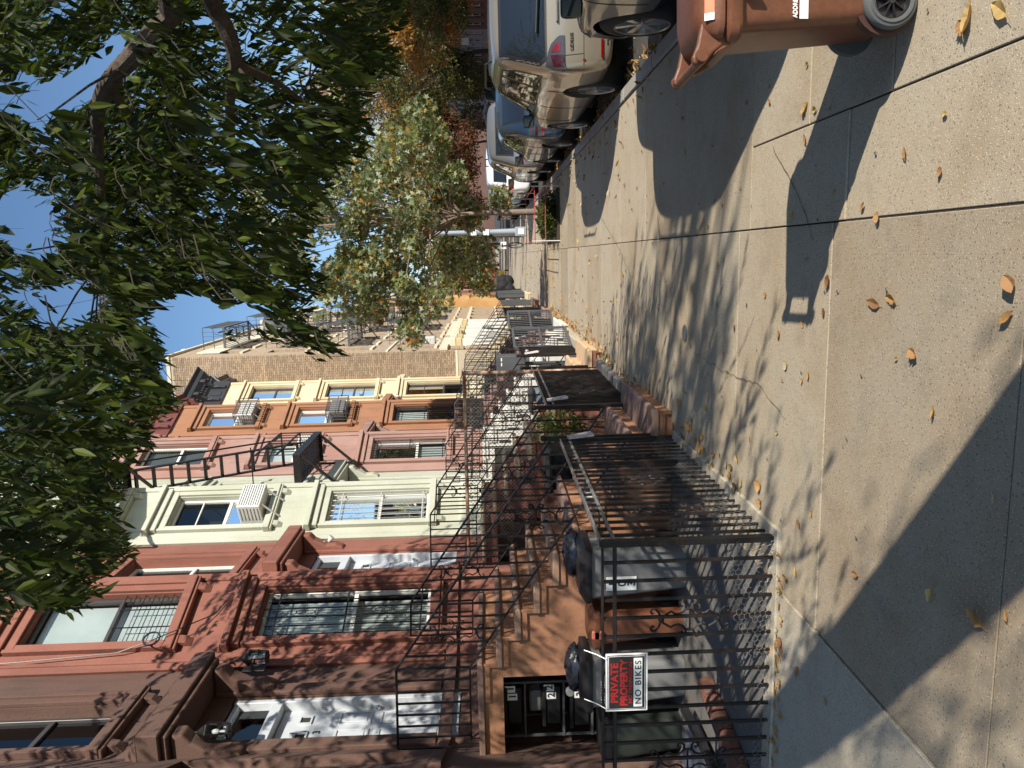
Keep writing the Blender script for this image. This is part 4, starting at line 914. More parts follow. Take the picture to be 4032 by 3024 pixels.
def sedan(L=4.5,H=1.46,W=.88,belt=.95):
    return [(0,W*.74,.36,.52,.58,.4),(.03,W*.86,.32,.70,.78,.4),(.1,W*.93,.28,.88,.95,.5),(.22,W*.955,.26,belt-.01,belt+.06,.5),(.5,W*.97,.25,belt,belt+.09,.5),(.75,W*.98,.24,belt,belt+.14,.78*W),(1.1,W*.985,.23,belt,H-.17,.72*W),(1.45,W*.99,.22,belt-.005,H-.03,.68*W),(1.9,W,.21,belt-.02,H,.67*W),(2.35,W,.21,belt-.03,H-.03,.67*W),(2.75,W,.21,belt-.04,H-.2,.68*W),(3.15,W*.99,.22,belt-.05,belt+.04,.72*W),(3.3,W*.985,.22,belt-.06,belt-.0,.5),(3.9,W*.96,.24,belt-.14,belt-.09,.5),(L-.25,W*.90,.26,.70,.78,.5),(L-.06,W*.8,.3,.58,.66,.4),(L,W*.62,.34,.48,.54,.4)]
def mini(poly,ax='L'): return (ax,poly)
side_suv=[('L',[(.42,1.08),(.98,1.06),(.98,1.50),(.80,1.50),(.58,1.36)]),('L',[(1.06,1.06),(1.98,1.04),(1.98,1.53),(1.10,1.52)]),('L',[(2.06,1.04),(2.98,1.02),(2.55,1.40),(2.33,1.50),(2.06,1.53)])]
# champagne SUV
T,hit,xc=car('parked_car','champagne gold hatchback SUV parked at the kerb, its rear and red tail light showing',1.98,9.0,suv(),pGold,wheels=(.98,3.62),r=.355,
    glass=side_suv+[('B',[(-.70,1.05),(.70,1.05),(.74,1.12),(.58,1.53),(-.58,1.53),(-.74,1.12)])],
    lights=[('B',[(-.88,.90),(-.86,.80),(-.50,.82),(-.50,.90),(-.60,1.0),(-.80,1.045)],mLensC,'tail_light'),('B',[(-.83,.985),(-.83,.85),(-.70,.85),(-.70,.99)],mLensD,'red_lens'),('B',[(-.67,.985),(-.67,.88),(-.56,.88),(-.58,.94)],mLens,'red_lens'),
            ('B',[(.88,.90),(.86,.80),(.50,.82),(.50,.90),(.60,1.0),(.80,1.045)],mLensC,'tail_light'),('B',[(.83,.985),(.83,.85),(.70,.85),(.70,.99)],mLensD,'red_lens'),('B',[(-.75,.40),(-.55,.40),(-.55,.43),(-.75,.43)],mLens,'reflector_lens'),('B',[(-.78,.60),(-.76,.60),(-.76,.63),(-.78,.63)],mLens,'sticker')],
    dark=[('B',[(-.62,.26),(.62,.26),(.62,.36),(-.62,.36)],'bumper_vent')],
    seams=[('L',[(1.02,.95),(1.02,.55)]),('L',[(2.02,.98),(2.02,.40)]),('L',[(3.02,.98),(3.02,.45)]),('B',[(-.72,.99),(-.70,.62),(.70,.62),(.72,.99)]),('L',[(.05,.62),(.5,.62)]),('B',[(-.82,.62),(-.70,.62)])],
    mirror=(3.02,1.08),rack=(.75,2.3,.60,1.665))
def onrear(nm,s,a,z,h,m):
    p,_,d=hit('B',a,z); return text(nm,s,h,m,T,(p.x,p.y-.006,p.z),(1,0,0),(0,-.1,1),bold=.001,spacing=1.15)
onrear('badge','LEXUS',-.66,.735,.042,mChrome)
p,_,_=hit('B',0,.985)
g=MB(); g.lathe(p+Vector((0,-.004,0)),(0,-1,0),[(.045,0),(.052,0),(.052,.012),(.045,.012)],20,closed=True); g.tube([p+Vector((.012,-.008,.03)),p+Vector((-.022,-.008,-.02)),p+Vector((.035,-.008,-.02))],.006,5); part('emblem',g,mChrome,T)
g=MB(); q,_,_=hit('B',0,.84); g.box((xc-.36,q.y-.02,q.z+.06),(xc+.36,q.y+.03,q.z+.085)); part('tailgate_grip',g,pGold,T,bev=.01); g=MB(); g.box((xc-.155,q.y-.012,q.z-.12),(xc+.155,q.y+.0,q.z+.04)); pl=part('licence_plate',g,mPlateO,T,bev=.006)
g=MB(); a_,_,_=hit('B',.1,1.09); g.tube([a_+Vector((-.10,-.02,-.04)),a_+Vector((-.06,-.03,.03)),a_+Vector((-.55,-.005,.055))],.012,5); part('rear_wiper',g,mBlack,T)
# charcoal SUV at the right edge
T,hit,xc=car('parked_car','charcoal SUV nearest the brown bin, only its front wheel and mirror in view',1.90,3.35,suv(L=4.55,H=1.70),pDark,wheels=(.95,3.66),r=.37,wheeln=6,
    glass=side_suv+[('F',[(-.60,1.1),(.60,1.1),(.55,1.4),(-.55,1.4)])],lights=[('L',[(4.0,.80),(4.36,.70),(4.38,.78),(4.1,.88)],mLensC,'head_light')],dark=[('L',[(.35,.22),(4.2,.22),(4.2,.34),(.35,.34)],'sill_trim')],
    seams=[('L',[(2.02,.98),(2.02,.42)]),('L',[(3.02,.98),(3.02,.45)]),('L',[(3.1,.95),(4.1,.86)])],mirror=(2.86,1.07),rack=(.75,2.3,.62,1.71))
# following cars
side_sed=[('L',[(.98,.99),(1.86,.97),(1.86,1.36),(1.5,1.36),(1.2,1.20)]),('L',[(1.94,.97),(2.95,.95),(2.6,1.20),(2.3,1.33),(1.94,1.36)])]
rear_sed=('B',[(-.52,1.02),(.52,1.02),(.46,1.26),(-.46,1.26)])
T,hit,xc=car('parked_car','dark blue compact car parked ahead of the champagne SUV',2.02,14.2,suv(L=4.2,H=1.50,W=.88,rake=.75,hood=.95,belt=.97),pBlue,wheels=(.78,3.3),r=.32,W=1.76,
    glass=[('L',[(.62,1.02),(1.0,1.0),(1.0,1.34),(.82,1.26)]),('L',[(1.08,1.0),(1.95,.98),(1.95,1.38),(1.12,1.36)]),('L',[(2.03,.98),(2.9,.96),(2.5,1.26),(2.3,1.36),(2.03,1.38)]),('B',[(-.52,1.04),(.52,1.04),(.46,1.38),(-.46,1.38)])],
    lights=[('B',[(-.82,.68),(-.62,.68),(-.60,.92),(-.78,.98)],mLensC,'tail_light'),('B',[(-.80,.68),(-.62,.68),(-.62,.73),(-.80,.73)],mLens,'red_lens'),('B',[(-.79,.80),(-.63,.80),(-.62,.84),(-.79,.84)],mLensD,'red_lens'),('B',[(.82,.68),(.62,.68),(.60,.92),(.78,.98)],mLensC,'tail_light')],
    seams=[('L',[(1.04,.95),(1.04,.5)]),('L',[(2.0,.95),(2.0,.4)]),('B',[(-.6,.9),(-.58,.55),(.58,.55),(.6,.9)])],mirror=(2.9,1.02))
def follow(label,y0,st,paint,W,wheels,sideg,rearg,tl,group='cars parked along the near kerb',x=2.04,mir=(2.9,1.04),rack=None,detail=True,name='parked_car'):
    return car(name,label,x,y0,st,paint,wheels=wheels,r=.33,W=W,glass=sideg+[rearg],lights=tl,mirror=mir,rack=rack,group=group,detail=detail,seams=[('L',[(2.02,.98),(2.02,.42)])] if detail else ())
rear_suv=('B',[(-.58,1.08),(.58,1.08),(.52,1.46),(-.52,1.46)])
tl_suv=[('B',[(-.88,.80),(-.66,.82),(-.66,1.0),(-.84,1.0)],mLens,'tail_light'),('B',[(.88,.80),(.66,.82),(.66,1.0),(.84,1.0)],mLens,'tail_light')]
tl_sed=[('B',[(-.82,.72),(-.55,.74),(-.55,.88),(-.78,.88)],mLens,'tail_light'),('B',[(.82,.72),(.55,.74),(.55,.88),(.78,.88)],mLens,'tail_light')]
follow('silver grey SUV with a red tail light, parked between blue car and white SUV',18.9,suv(H=1.68),pSilv,1.84,(.95,3.6),side_suv,rear_suv,tl_suv,rack=(.7,2.3,.6,1.685))
follow('white SUV with long red tail lights parked behind the young kerb tree',25.6,suv(H=1.72),pWhite,1.84,(.95,3.6),side_suv,rear_suv,tl_suv)
follow('pale blue car just beyond the white SUV',31.2,sedan(),pSky,1.76,(.9,3.5),side_sed,rear_sed,tl_sed)
follow('silver car parked past the grey lamp post',36.6,suv(H=1.62),pSilv,1.84,(.95,3.6),side_suv,rear_suv,tl_suv,detail=False)
follow('black saloon far along the near kerb',42,sedan(),pBlk,1.76,(.9,3.5),side_sed,rear_sed,tl_sed,detail=False)
for i,(y,pp,s_,lb) in enumerate(((11.0,pBlk,'s','black saloon on the far side of the street, mostly behind the champagne SUV'),(17.0,pSky,'v','pale blue SUV on the far side of the street'),(23.5,pWhite,'v','white SUV across the street with a dark window band'),(30.,pSilv,'s','silver saloon across the street behind the blue compact car'),(37.,pWhite,'s','white saloon across the street above the silver SUV roof'),(44,pGrn,'v','dark green SUV far across the street'),(51,pSilv,'v','grey SUV farthest but one across the street'),(58,pBlk,'s','black saloon farthest across the street'))):
    st=suv(H=1.66) if s_=='v' else sedan()
    follow(lb,y,st,pp,1.84 if s_=='v' else 1.76,(.95,3.6) if s_=='v' else (.9,3.5),side_suv if s_=='v' else side_sed,rear_suv if s_=='v' else rear_sed,tl_suv if s_=='v' else tl_sed,group='cars parked across the street',x=8.25,detail=False)
# ================================================================ BROWN BIN (foreground)
bx,by=.73,2.95
T=thing('wheeled_bin','brown wheeled compost bin with ADDRESS label standing on the sidewalk at the right','bin',(.95,3.12,0))
def rr(x0,x1,y0,y1,z,r=.05,n=4):
    P=[]
    for (cx,cy,t) in ((x1-r,y1-r,0),(x0+r,y1-r,PI/2),(x0+r,y0+r,PI),(x1-r,y0+r,PI*1.5)):
        for k in range(n+1): a=t+PI/2*k/n; P.append(Vector((cx+r*math.cos(a),cy+r*math.sin(a),z)))
    return P
def loft(secs,cap=True):
    g=MB(); n=len(secs[0])
    for s in secs: g.v+=list(s)
    for i in range(len(secs)-1):
        for j in range(n): g.f.append((i*n+j,i*n+(j+1)%n,(i+1)*n+(j+1)%n,(i+1)*n+j))
    if cap: g.f.append(tuple(range(n))[::-1]); g.f.append(tuple((len(secs)-1)*n+j for j in range(n)))
    return g
g=loft([rr(.80,1.20,2.99,3.33,.035,.04),rr(.785,1.21,2.985,3.335,.06,.05),rr(.745,1.24,2.95,3.36,.66,.05),rr(.742,1.245,2.945,3.365,.665,.05)])
bd=part('body',g,mBrownBin,T,smooth=True)
# wheel recess and wheels
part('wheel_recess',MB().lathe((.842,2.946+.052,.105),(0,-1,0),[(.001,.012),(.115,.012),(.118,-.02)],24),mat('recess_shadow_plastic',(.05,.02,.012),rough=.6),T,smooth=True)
def binwheel(y,s):
    g=MB(); c=(.842,y,.100); g.lathe(c,(0,s,0),[(.066,.004),(.069,.010),(.080,.012),(.084,.006),(.092,.004),(.099,-.006),(.100,-.02),(.096,-.032),(.05,-.034)],36); wh=part('wheel',g,mTyreGrey,T,smooth=True)
    g=MB(); g.lathe(c,(0,s,0),[(.067,.006),(.063,.008),(.060,-.008),(.058,-.02),(.001,-.02)],30); part('hub_dish',g,mBlack,wh,smooth=True)
    g=MB(); g.lathe(c,(0,s,0),[(.001,.006),(.013,.006),(.015,.002),(.016,-.02)],14)
    for k in range(9):
        t=2*PI*k/9; d=Vector((math.cos(t),0,math.sin(t))); e=Vector((-math.sin(t),0,math.cos(t))); cc=Vector(c)
        g.hexa([cc+d*.012-e*.004+Vector((0,-s*.02,0)),cc+d*.012+e*.004+Vector((0,-s*.02,0)),cc+d*.058+e*.0025+Vector((0,-s*.02,0)),cc+d*.058-e*.0025+Vector((0,-s*.02,0)),cc+d*.012-e*.003+Vector((0,s*.003,0)),cc+d*.012+e*.003+Vector((0,s*.003,0)),cc+d*.056+e*.0015+Vector((0,-s*.012,0)),cc+d*.056-e*.0015+Vector((0,-s*.012,0))])
    part('hub_spokes',g,mBlack,wh)
binwheel(2.955,-1); binwheel(3.36,1)
part('axle',MB().tube([(.842,2.95,.1),(.842,3.37,.1)],.01,8),mBlack,T)
# rim, lid, handle
g=loft([rr(.715,1.265,2.925,3.385,.655,.05),rr(.705,1.275,2.915,3.395,.668,.055),rr(.705,1.275,2.915,3.395,.70,.055),rr(.72,1.26,2.93,3.38,.712,.05)]); part('rim',g,mBrownBin,T,smooth=True)
g=loft([rr(.725,1.28,2.93,3.38,.716,.05),rr(.715,1.30,2.918,3.392,.722,.06),rr(.715,1.30,2.918,3.392,.742,.06),rr(.735,1.26,2.95,3.36,.790,.07),rr(.78,1.20,2.99,3.32,.812,.08)]); lid=part('lid',g,mBrownBin,T,smooth=True)
for y in (2.985,3.32):
    g=MB(); g.prism([(.80,y-.018,.735),(.80,y-.018,.79),(.70,y-.018,.81),(.655,y-.018,.828),(.635,y-.018,.825),(.625,y-.018,.80),(.64,y-.018,.775),(.67,y-.018,.755),(.70,y-.018,.715),(.76,y-.018,.69)],(0,.036,0)); part('handle_arm',g,mBrownBin,T,bev=.008,seg=2)
    g=MB(); g.prism([(.72,y-.012,.66),(.72,y-.012,.72),(.665,y-.012,.75),(.69,y-.012,.70)],(0,.024,0)); part('gusset',g,mBrownBin,T,bev=.004)
g=MB(); g.tube([(.645,2.96,.80),(.645,3.345,.80)],.017,12); part('handle',g,mBrownBin,T,smooth=True)
for y in (2.94,3.365): part('hinge_boss',MB().lathe((.655,y,.80),(0,1,0),[(.001,-.008),(.022,-.008),(.026,0),(.022,.008),(.001,.008)],14),mBrownBin,T,smooth=True)
g=MB(); g.prism([(.862,2.945,.655),(.880,2.945,.655),(.880,2.905,.652),(.880,2.92,.58),(.862,2.95,.57)],(.0,.0,0)) if 0 else g.hexa([(.862,2.90,.60),(.874,2.90,.60),(.874,2.965,.585),(.862,2.965,.585),(.862,2.90,.655),(.874,2.90,.655),(.874,2.965,.655),(.862,2.965,.655)]); part('rib',g,mBrownBin,T,bev=.003)
# labels on the near side: the side leans a little
def bs(x,z): return Vector((x,2.985-.035*(z-.06)/.6-.0035,z))
g=MB(); g.add([bs(.818,.405),bs(.96,.405),bs(.96,.438),bs(.818,.438)],[(0,1,2,3)]); g.v=[v+Vector((-.035,0,0)) for v in g.v]; part('address_label',g,mPaper,T)
text('address_lettering','ADDRESS',.0165,mPaper,T,bs(.786,.447),(1,0,0),(0,-.06,1),bold=.0006,xs=.86)
g=MB(); g.add([bs(.905,.63),bs(1.05,.63),bs(1.05,.645),bs(.905,.645)],[(0,1,2,3)]); part('label',g,mPaper,T)
# lid sticker
def ls(x,y): 
    t=(x-.735)/.045; return Vector((x,y,.8135))
g=MB(); g.add([(.80,2.945,.7775+.012),(.99,2.945,.7775+.012),(.99,3.0,.8135),(.80,3.0,.8135)],[(0,1,2,3)]) if 0 else g.add([(.775,2.9275,.757),(1.10,2.9275,.757),(1.10,2.947,.7885),(.775,2.947,.7885)],[(0,1,2,3)]); g.v=[v+Vector((0,-.003,.002)) for v in g.v]; st_=part('lid_sticker',g,mOrange,T)
g=MB(); g.add([(.775,2.9275,.757),(.80,2.9275,.757),(.80,2.947,.7885),(.775,2.947,.7885)],[(0,1,2,3)]); g.v=[v+Vector((0,-.0038,.0026)) for v in g.v]; part('lid_sticker_end',g,mPaper,T)
T.scale=(1,.86,1); T.location=(.988,3.095,0); T.rotation_euler=(0,0,.05)
# ================================================================ THINGS IN THE AREAWAY
def vbin(label,x0,x1,y0,y1,h,m,lidm,group='bins in the areaway',lid=True,handle=True,bag=False):
    T=thing('wheeled_bin' if handle else 'rubbish_bin',label,'bin',((x0+x1)/2,(y0+y1)/2,0),group); w_=x1-x0; d_=y1-y0
    g=loft([rr(x0+.05,x1-.05,y0+.05,y1-.04,.0,.05),rr(x0,x1,y0,y1,h-.10,.05),rr(x0-.005,x1+.005,y0-.005,y1,h-.095,.05)]); part('body',g,m,T,smooth=True)
    if lid:
        g=loft([rr(x0-.02,x1+.02,y0-.03,y1+.02,h-.095,.05),rr(x0-.03,x1+.03,y0-.04,y1+.03,h-.08,.06),rr(x0-.03,x1+.03,y0-.04,y1+.03,h-.045,.06),rr(x0+.03,x1-.03,y0+.03,y1-.03,h,.07)]); part('lid',g,lidm,T,smooth=True)
    if handle:
        g=MB(); g.tube([(x0+.04,y1+.03,h-.12),(x0+.04,y1+.10,h-.05),(x1-.04,y1+.10,h-.05),(x1-.04,y1+.03,h-.12)],.014,7); part('handle',g,lidm,T,smooth=True)
        for x in (x0+.04,x1-.04): part('wheel',MB().lathe((x,y1-.02,.10),(1,0,0),[(.001,.02),(.09,.02),(.10,.01),(.10,-.02),(.001,-.02)],18),mBlack,T,smooth=True)
    return T
T=vbin('grey wheeled bin with black lid and the number 103 on its side',-2.86,-2.42,6.02,6.45,.90,mBinGrey,mBlack)
g=MB(); g.box((-2.78,6.026,.43),(-2.66,6.03,.685)); part('number_plate',g,mPaper,T); 
for i,ch in enumerate('103'): text('number',ch,.065,mInk,T,(-2.72,6.024,.60-.078*i),(1,0,0),(0,0,1),align='CENTER',bold=.002)
T=vbin('brown bin with a round white emblem between two grey bins',-3.32,-3.02,6.1,6.42,.82,mBrownBin,mBrownBin)
g=MB(); g.lathe((-3.17,6.125,.56),(0,-1,0),[(.050,0),(.062,0)],24); g.box((-3.225,6.118,.552),(-3.115,6.122,.566)); g.box((-3.177,6.118,.505),(-3.163,6.122,.613)); part('emblem',g,mPaper,T)
g=MB(); g.lathe((-3.17,6.13,.56),(0,-1,0),[(.020,0.004),(.030,0.004)],14); part('emblem_ring',g,mPaper,T); part('latch',MB().box((-3.24,6.06,.70),(-3.16,6.09,.80)),mat('salmon_latch',(.45,.12,.08),rough=.5),T,bev=.01)
T=vbin('grey wheeled bin with white digits behind the red sign',-3.86,-3.42,6.02,6.45,.90,mBinGrey,mBlack)
text('bin_number','101 11197',.036,mPaper,T,(-3.80,6.016,.70),(1,0,0),(0,0,1))
T=vbin('dark slatted bin at the foot of the bay, left of the grey bins',-4.42,-4.02,6.1,6.45,.72,mat('dark_green_plastic',(.02,.026,.022),rough=.6),mBlack,handle=False)
# plastic bags draped over the lids
for (c,lb) in (((-2.62,6.5,.92),'crumpled dark plastic bag on the lid of the bin numbered 103'),((-3.62,6.32,.93),'crumpled dark plastic bag on the left grey bin')):
    g=MB(); g.sphere(c,(.22,.14,.07),22,12); rr_=random.Random(5)
    for v in g.v: v+=Vector((rr_.uniform(-.02,.02),rr_.uniform(-.02,.02),rr_.uniform(-.015,.02)))
    tag(part('plastic_bag',g,mLeadBag,None,smooth=True,loc=c),lb,'plastic bag')
# black boxes with 1,2,3
for i,(z0,z1,x0) in enumerate(((1.38,1.55,-4.55),(1.0,1.17,-4.57),(.72,.90,-4.6))):
    T=thing('lidded_box',['topmost black lidded box under the stoop, marked with the digit one','middle black lidded box under the stoop, marked with the digit two','lowest black lidded box under the stoop, marked with the digit three'][i],'box',(-4.35,7.0,z0),'numbered boxes under the stoop')
    g=MB(); g.box((x0,6.93,z0),(-4.18,7.2,z1-.03)); part('box_body',g,mBlack,T,bev=.01); g=MB(); g.box((x0-.02,6.91,z1-.028),(-4.16,7.22,z1+.01)); part('lid',g,mBlack,T,bev=.008)
    for k in range(2):
        g=MB(); p=(-4.30+.085*k,6.925-.004*k,z0+.045+.02*k); g.box(p,(p[0]+.07,p[1]+.002,p[2]+.10)); part('number_plate',g,mPaper,T); text('number',str(i+1),.07,mInk,T,(p[0]+.018,p[1]-.002,p[2]+.015),(1,0,0),(0,0,1),bold=.002)
T=thing('shelf_rack','dark rack holding the numbered boxes under the stoop','rack',(-4.4,7.1,0)); g=MB()
for z in (.70,.98,1.36): g.box((-4.70,6.92,z-.02),(-4.12,7.3,z))
for x in (-4.70,-4.13): g.box((x,6.93,0),(x+.02,6.95,1.6)); g.box((x,7.28,0),(x+.02,7.30,1.6))
part('frame',g,mIronG,T)
for z,x in ((1.2,-4.42),(1.22,-4.3),(1.6,-4.3)): pass
g=MB(); g.box((-4.48,7.0,1.175),(-4.26,7.15,1.30)); tag(part('mail_bundle',g,mBinGrey,None,bev=.02,loc=(-4.4,7.05,1.17)),'grey bundle lying between the boxes numbered 1 and 2','bundle')
g=MB(); g.lathe((-4.09,6.72,.93),(0,-1,0),[(.001,.05),(.035,.05),(.04,.04),(.04,0)],14); tag(part('meter',g,mBinGrey,None,smooth=True,loc=(-4.09,6.7,.93)),'small round grey meter fixed right of the numbered boxes','meter')
# sign on the fence
T=thing('warning_sign','PRIVATE PROPERTY sign with NO BIKES written by hand, tied to the black fence','sign',(-2.44,4.07,.86))
sx0,sx1,sz0,sz1=-2.625,-2.265,.742,.985; Y=4.075
g=MB(); g.box((sx0,Y,sz0),(sx1,Y+.004,sz1)); part('board',g,mPaper,T,bev=.001)
def rect(x0,x1,z0,z1,m,nm,d): part(nm,MB().box((x0,Y-d,z0),(x1,Y-d+.0006,z1)),m,T)
g=MB(); b=.010; t=.005
rect(sx0+b,sx1-b,sz0+b,sz1-b,mInk,'border',.0010); rect(sx0+b+t,sx1-b-t,sz0+b+t,sz1-b-t,mPaper,'border_line',.0018); rect(sx0+b+2*t-.002,sx1-b-2*t+.002,sz0+b+2*t-.002,sz1-b-2*t+.002,mInk,'panel',.0026)
rect(sx0+.028,sx1-.028,sz0+.032,sz0+.082,mPaper,'write_in_panel',.0034)
def sg(s,z,h,m,xs,bold=.001,sp=1): text('lettering',s,h,m,T,((sx0+sx1)/2,Y-.0045,z),(1,0,0),(0,0,1),align='CENTER',xs=xs,bold=bold,ext=.0004,spacing=sp)
sg('PRIVATE',.916,.042,mRedInk,1.15,.0018); sg('PROPERTY',.861,.042,mRedInk,1.05,.0018); sg('NO TRESPASSING',.834,.018,mRedInk,1.32); sg('NO BIKES',.781,.036,mInk,1.1,.0006,1.2)
for x in (-2.60,-2.29): part('zip_tie',MB().tube([(x,4.065,.985),(x+.01,4.10,1.03),(x+.015,4.15,1.10)],.0035,4),mPaper,T)
# steps inside the areaway: brick edging and dark frame
T=thing('brick_edging','low bent edging of rounded red bricks on the yard floor behind the fence','edging',(-3.2,4.9,0)); mRB=mat('old_red_brick',(.13,.055,.036),rough=.85,var=.2,bump=.4,bscale=50,stain=.4,island=.2)
P0,P1=Vector((-3.36,4.45,0)),Vector((-3.20,5.30,0)); n=5
for i in range(n):
    a=P0.lerp(P1,i/n); b=P0.lerp(P1,(i+.93)/n); d=(b-a); nn=Vector((-d.y,d.x,0)).normalized(); g=MB()
    prof=[(-.07,0),(-.07,.07),(-.05,.10),(0,.115),(.05,.10),(.07,.07),(.07,0)]; g.prism([a+nn*o+Vector((0,0,z)) for o,z in prof],d); part('brick',g,mRB,T,bev=.01)
T=thing('dark_frame','dark timber frame with slate slab leaning low inside the near fence','frame',(-3.7,5.2,0)); 
part('board',MB().bar((-3.72,4.4,.03),(-3.62,5.65,.12),.06,.05),mBlack,T); g=MB(); g.hexa([(-4.3,4.5,.02),(-3.78,4.5,.02),(-3.68,5.6,.02),(-4.2,5.8,.02),(-4.3,4.5,.05),(-3.78,4.5,.06),(-3.68,5.6,.10),(-4.2,5.8,.09)]); part('slab',g,mat('slate',(.09,.10,.13),rough=.6,bump=.2),T)
# flyers stuck in the fences
for i,(x,y,z,lb) in enumerate(((-1.60,6.55,.93,'folded flyer stuck in the fence corner by the brown stoop'),(-1.60,8.35,.97,'folded flyer tucked behind the fence past the brown stoop'),(-1.6,12.5,1.02,'small white flyer in the fence past the red stoop'),(-1.6,14.9,1.1,'white flyer on top of the first grey gate'))):
    g=MB(); g.hexa([(x,y,z),(x+.02,y,z),(x+.05,y-.03,z-.22),(x+.03,y-.03,z-.22),(x,y+.07,z+.01),(x+.02,y+.07,z+.01),(x+.05,y+.09,z-.20),(x+.03,y+.09,z-.20)]); tag(part('flyer',g,mat('printed_paper',(.62,.60,.58),rough=.7,col2=(.45,.33,.38),mix=.5,mscale=25),None,loc=(x,y,z)),lb,'flyer')
T=thing('fence_meter_box','small ribbed pale box clipped under the worn fence rail','box',(-1.66,5.15,.9)); part('case',MB().box((-1.70,5.08,.88),(-1.64,5.22,.96)),mVinyl,T,bev=.006); g=MB(); 
for k in range(5): g.box((-1.70+.01*k,5.075,.885),(-1.695+.01*k,5.08,.955))
part('rib',g,mBinGrey,T)
T=thing('utility_box','dark grey metal box standing behind the rusty pipe','box',(-1.95,14.2,.7)); part('case',MB().box((-2.16,14.0,.95),(-1.82,14.4,1.48)),mIronG,T,bev=.01); part('stand',MB().box((-2.02,14.15,0),(-1.96,14.25,.949)),mIronG,T)
for k in range(2): part('sticker',MB().box((-2.0+.09*k,13.996,1.38),(-1.94+.09*k,13.999,1.40)),mPaper,T)
# shrub pots in the second yard
def foliage(name,par,mat_,centers,n,size,seed=1,shape='oval',droop=.3,kind='stuff'):
    R=random.Random(seed); g=MB()
    for (c,r,k) in centers:
        c=Vector(c)
        for i in range(int(n*k)):
            u=Vector((R.gauss(0,1),R.gauss(0,1),R.gauss(0,1))).normalized()*(R.random()**.4); p=c+Vector((u.x*r[0],u.y*r[1],u.z*r[2]))
            leaf(g,p,R,size*R.uniform(.7,1.25),shape,droop)
    return part(name,g,mat_,par,kind=kind)
def leaf(g,p,R,s,shape='oval',droop=.3,d=None):
    d=d or Vector((R.uniform(-1,1),R.uniform(-1,1),R.uniform(-1,1)-droop)).normalized(); u=Vector((R.uniform(-1,1),R.uniform(-1,1),R.uniform(-1,1))); a=d.cross(u).normalized(); nn=a.cross(d)
    if shape=='lance':
        w=s*.165; dn=Vector((0,0,-1)); q=lambda t,o,c_:p+d*s*t+a*w*o+dn*s*(.10*t*t)-nn*s*c_
        g.add([p,q(.15,.55,-.02),q(.38,1,-.05),q(.62,.82,-.04),q(.82,.42,-.02),q(1,0,0),q(.82,-.42,-.02),q(.62,-.82,-.04),q(.38,-1,-.05),q(.15,-.55,-.02),q(.35,0,0),q(.7,0,0)],[(0,1,10),(1,2,10),(2,3,11,10),(3,4,11),(4,5,11),(5,6,11),(6,7,11),(7,8,10,11),(8,9,10),(9,0,10)])
    elif shape=='oval':
        w=s*.21; c=nn*s*.06
        g.add([p,p+d*s*.28+a*w*.8-c,p+d*s*.62+a*w*.85-c,p+d*s,p+d*s*.62-a*w*.85-c,p+d*s*.28-a*w*.8-c,p+d*s*.45],[(0,1,6),(1,2,6),(2,3,6),(3,4,6),(4,5,6),(5,0,6)])
    elif shape=='star':
        V=[p]
        for k in range(10):
            t=2*PI*k/10; rr_=s*.5 if k%2==0 else s*.2; V.append(p+d*math.cos(t)*rr_+a*math.sin(t)*rr_)
        g.add(V,[(0,k,k%10+1) for k in range(1,11)])
    else:
        w=s*.5; g.add([p-a*w*.6,p+d*s*.5,p+a*w*.6,p-d*s*.5],[(0,1,2,3)])
T=thing('potted_shrub','small bright green shrub behind the fence in front of the red stoop side','shrub',(-2.3,10.1,0)); part('pot',MB().lathe((-2.3,10.1,0),(0,0,1),[(.001,0),(.13,0),(.17,.3),(.001,.3)],14),mat('terracotta',(.18,.09,.06)),T,smooth=True); foliage('foliage',T,mLeafGreen,[((-2.3,10.1,.72),(.28,.3,.36),1)],600,.07,3); part('stem',MB().tube([(-2.3,10.1,.3),(-2.3,10.1,.7)],.015,5),mBark,T)
# more bins further along, seen through the fences
vbin('black bin in the yard between the brown and red stoops',-2.9,-2.4,9.2,9.7,.95,mBlack,mBlack,'bins seen through the fences'); vbin('blue-grey bin in the yard past the red stoop',-2.7,-2.3,13.0,13.4,.95,mat('blue_bin',(.12,.16,.2),rough=.5),mBlack,'bins seen through the fences')
vbin('green-grey bin in the yard past the whitewashed stoop',-2.7,-2.3,17.4,17.8,.98,mIronG,mBlack,'bins seen through the fences')
T=thing('bin_bags','heap of black bags beyond the last grey fence','bin bags',(-2.1,47,0)); g=MB(); rr_=random.Random(2)
for k in range(7): g.sphere((-1.9+rr_.uniform(-.5,.4),46+rr_.uniform(-1,1.5),.35+rr_.uniform(0,.6)),(.4,.45,.38),9,6)
part('bag',g,mat('matt_black_bag',(.02,.02,.022),rough=.8,spec=.2),T,smooth=True)
# ================================================================ TREES
def limb(g,pts,r0,r1,n=8):
    k=len(pts); P=[]; Rr=[]
    for i in range(k-1):
        for t in (0,.33,.67): P.append(Vector(pts[i]).lerp(Vector(pts[i+1]),t)); Rr.append(r0+(r1-r0)*(i+t)/(k-1))
    P.append(Vector(pts[-1])); Rr.append(r1)
    Q=P[:]
    for i in range(1,len(P)-1): Q[i]=(P[i-1]+P[i]*2+P[i+1])/4
    g.tube(Q,Rr,n)
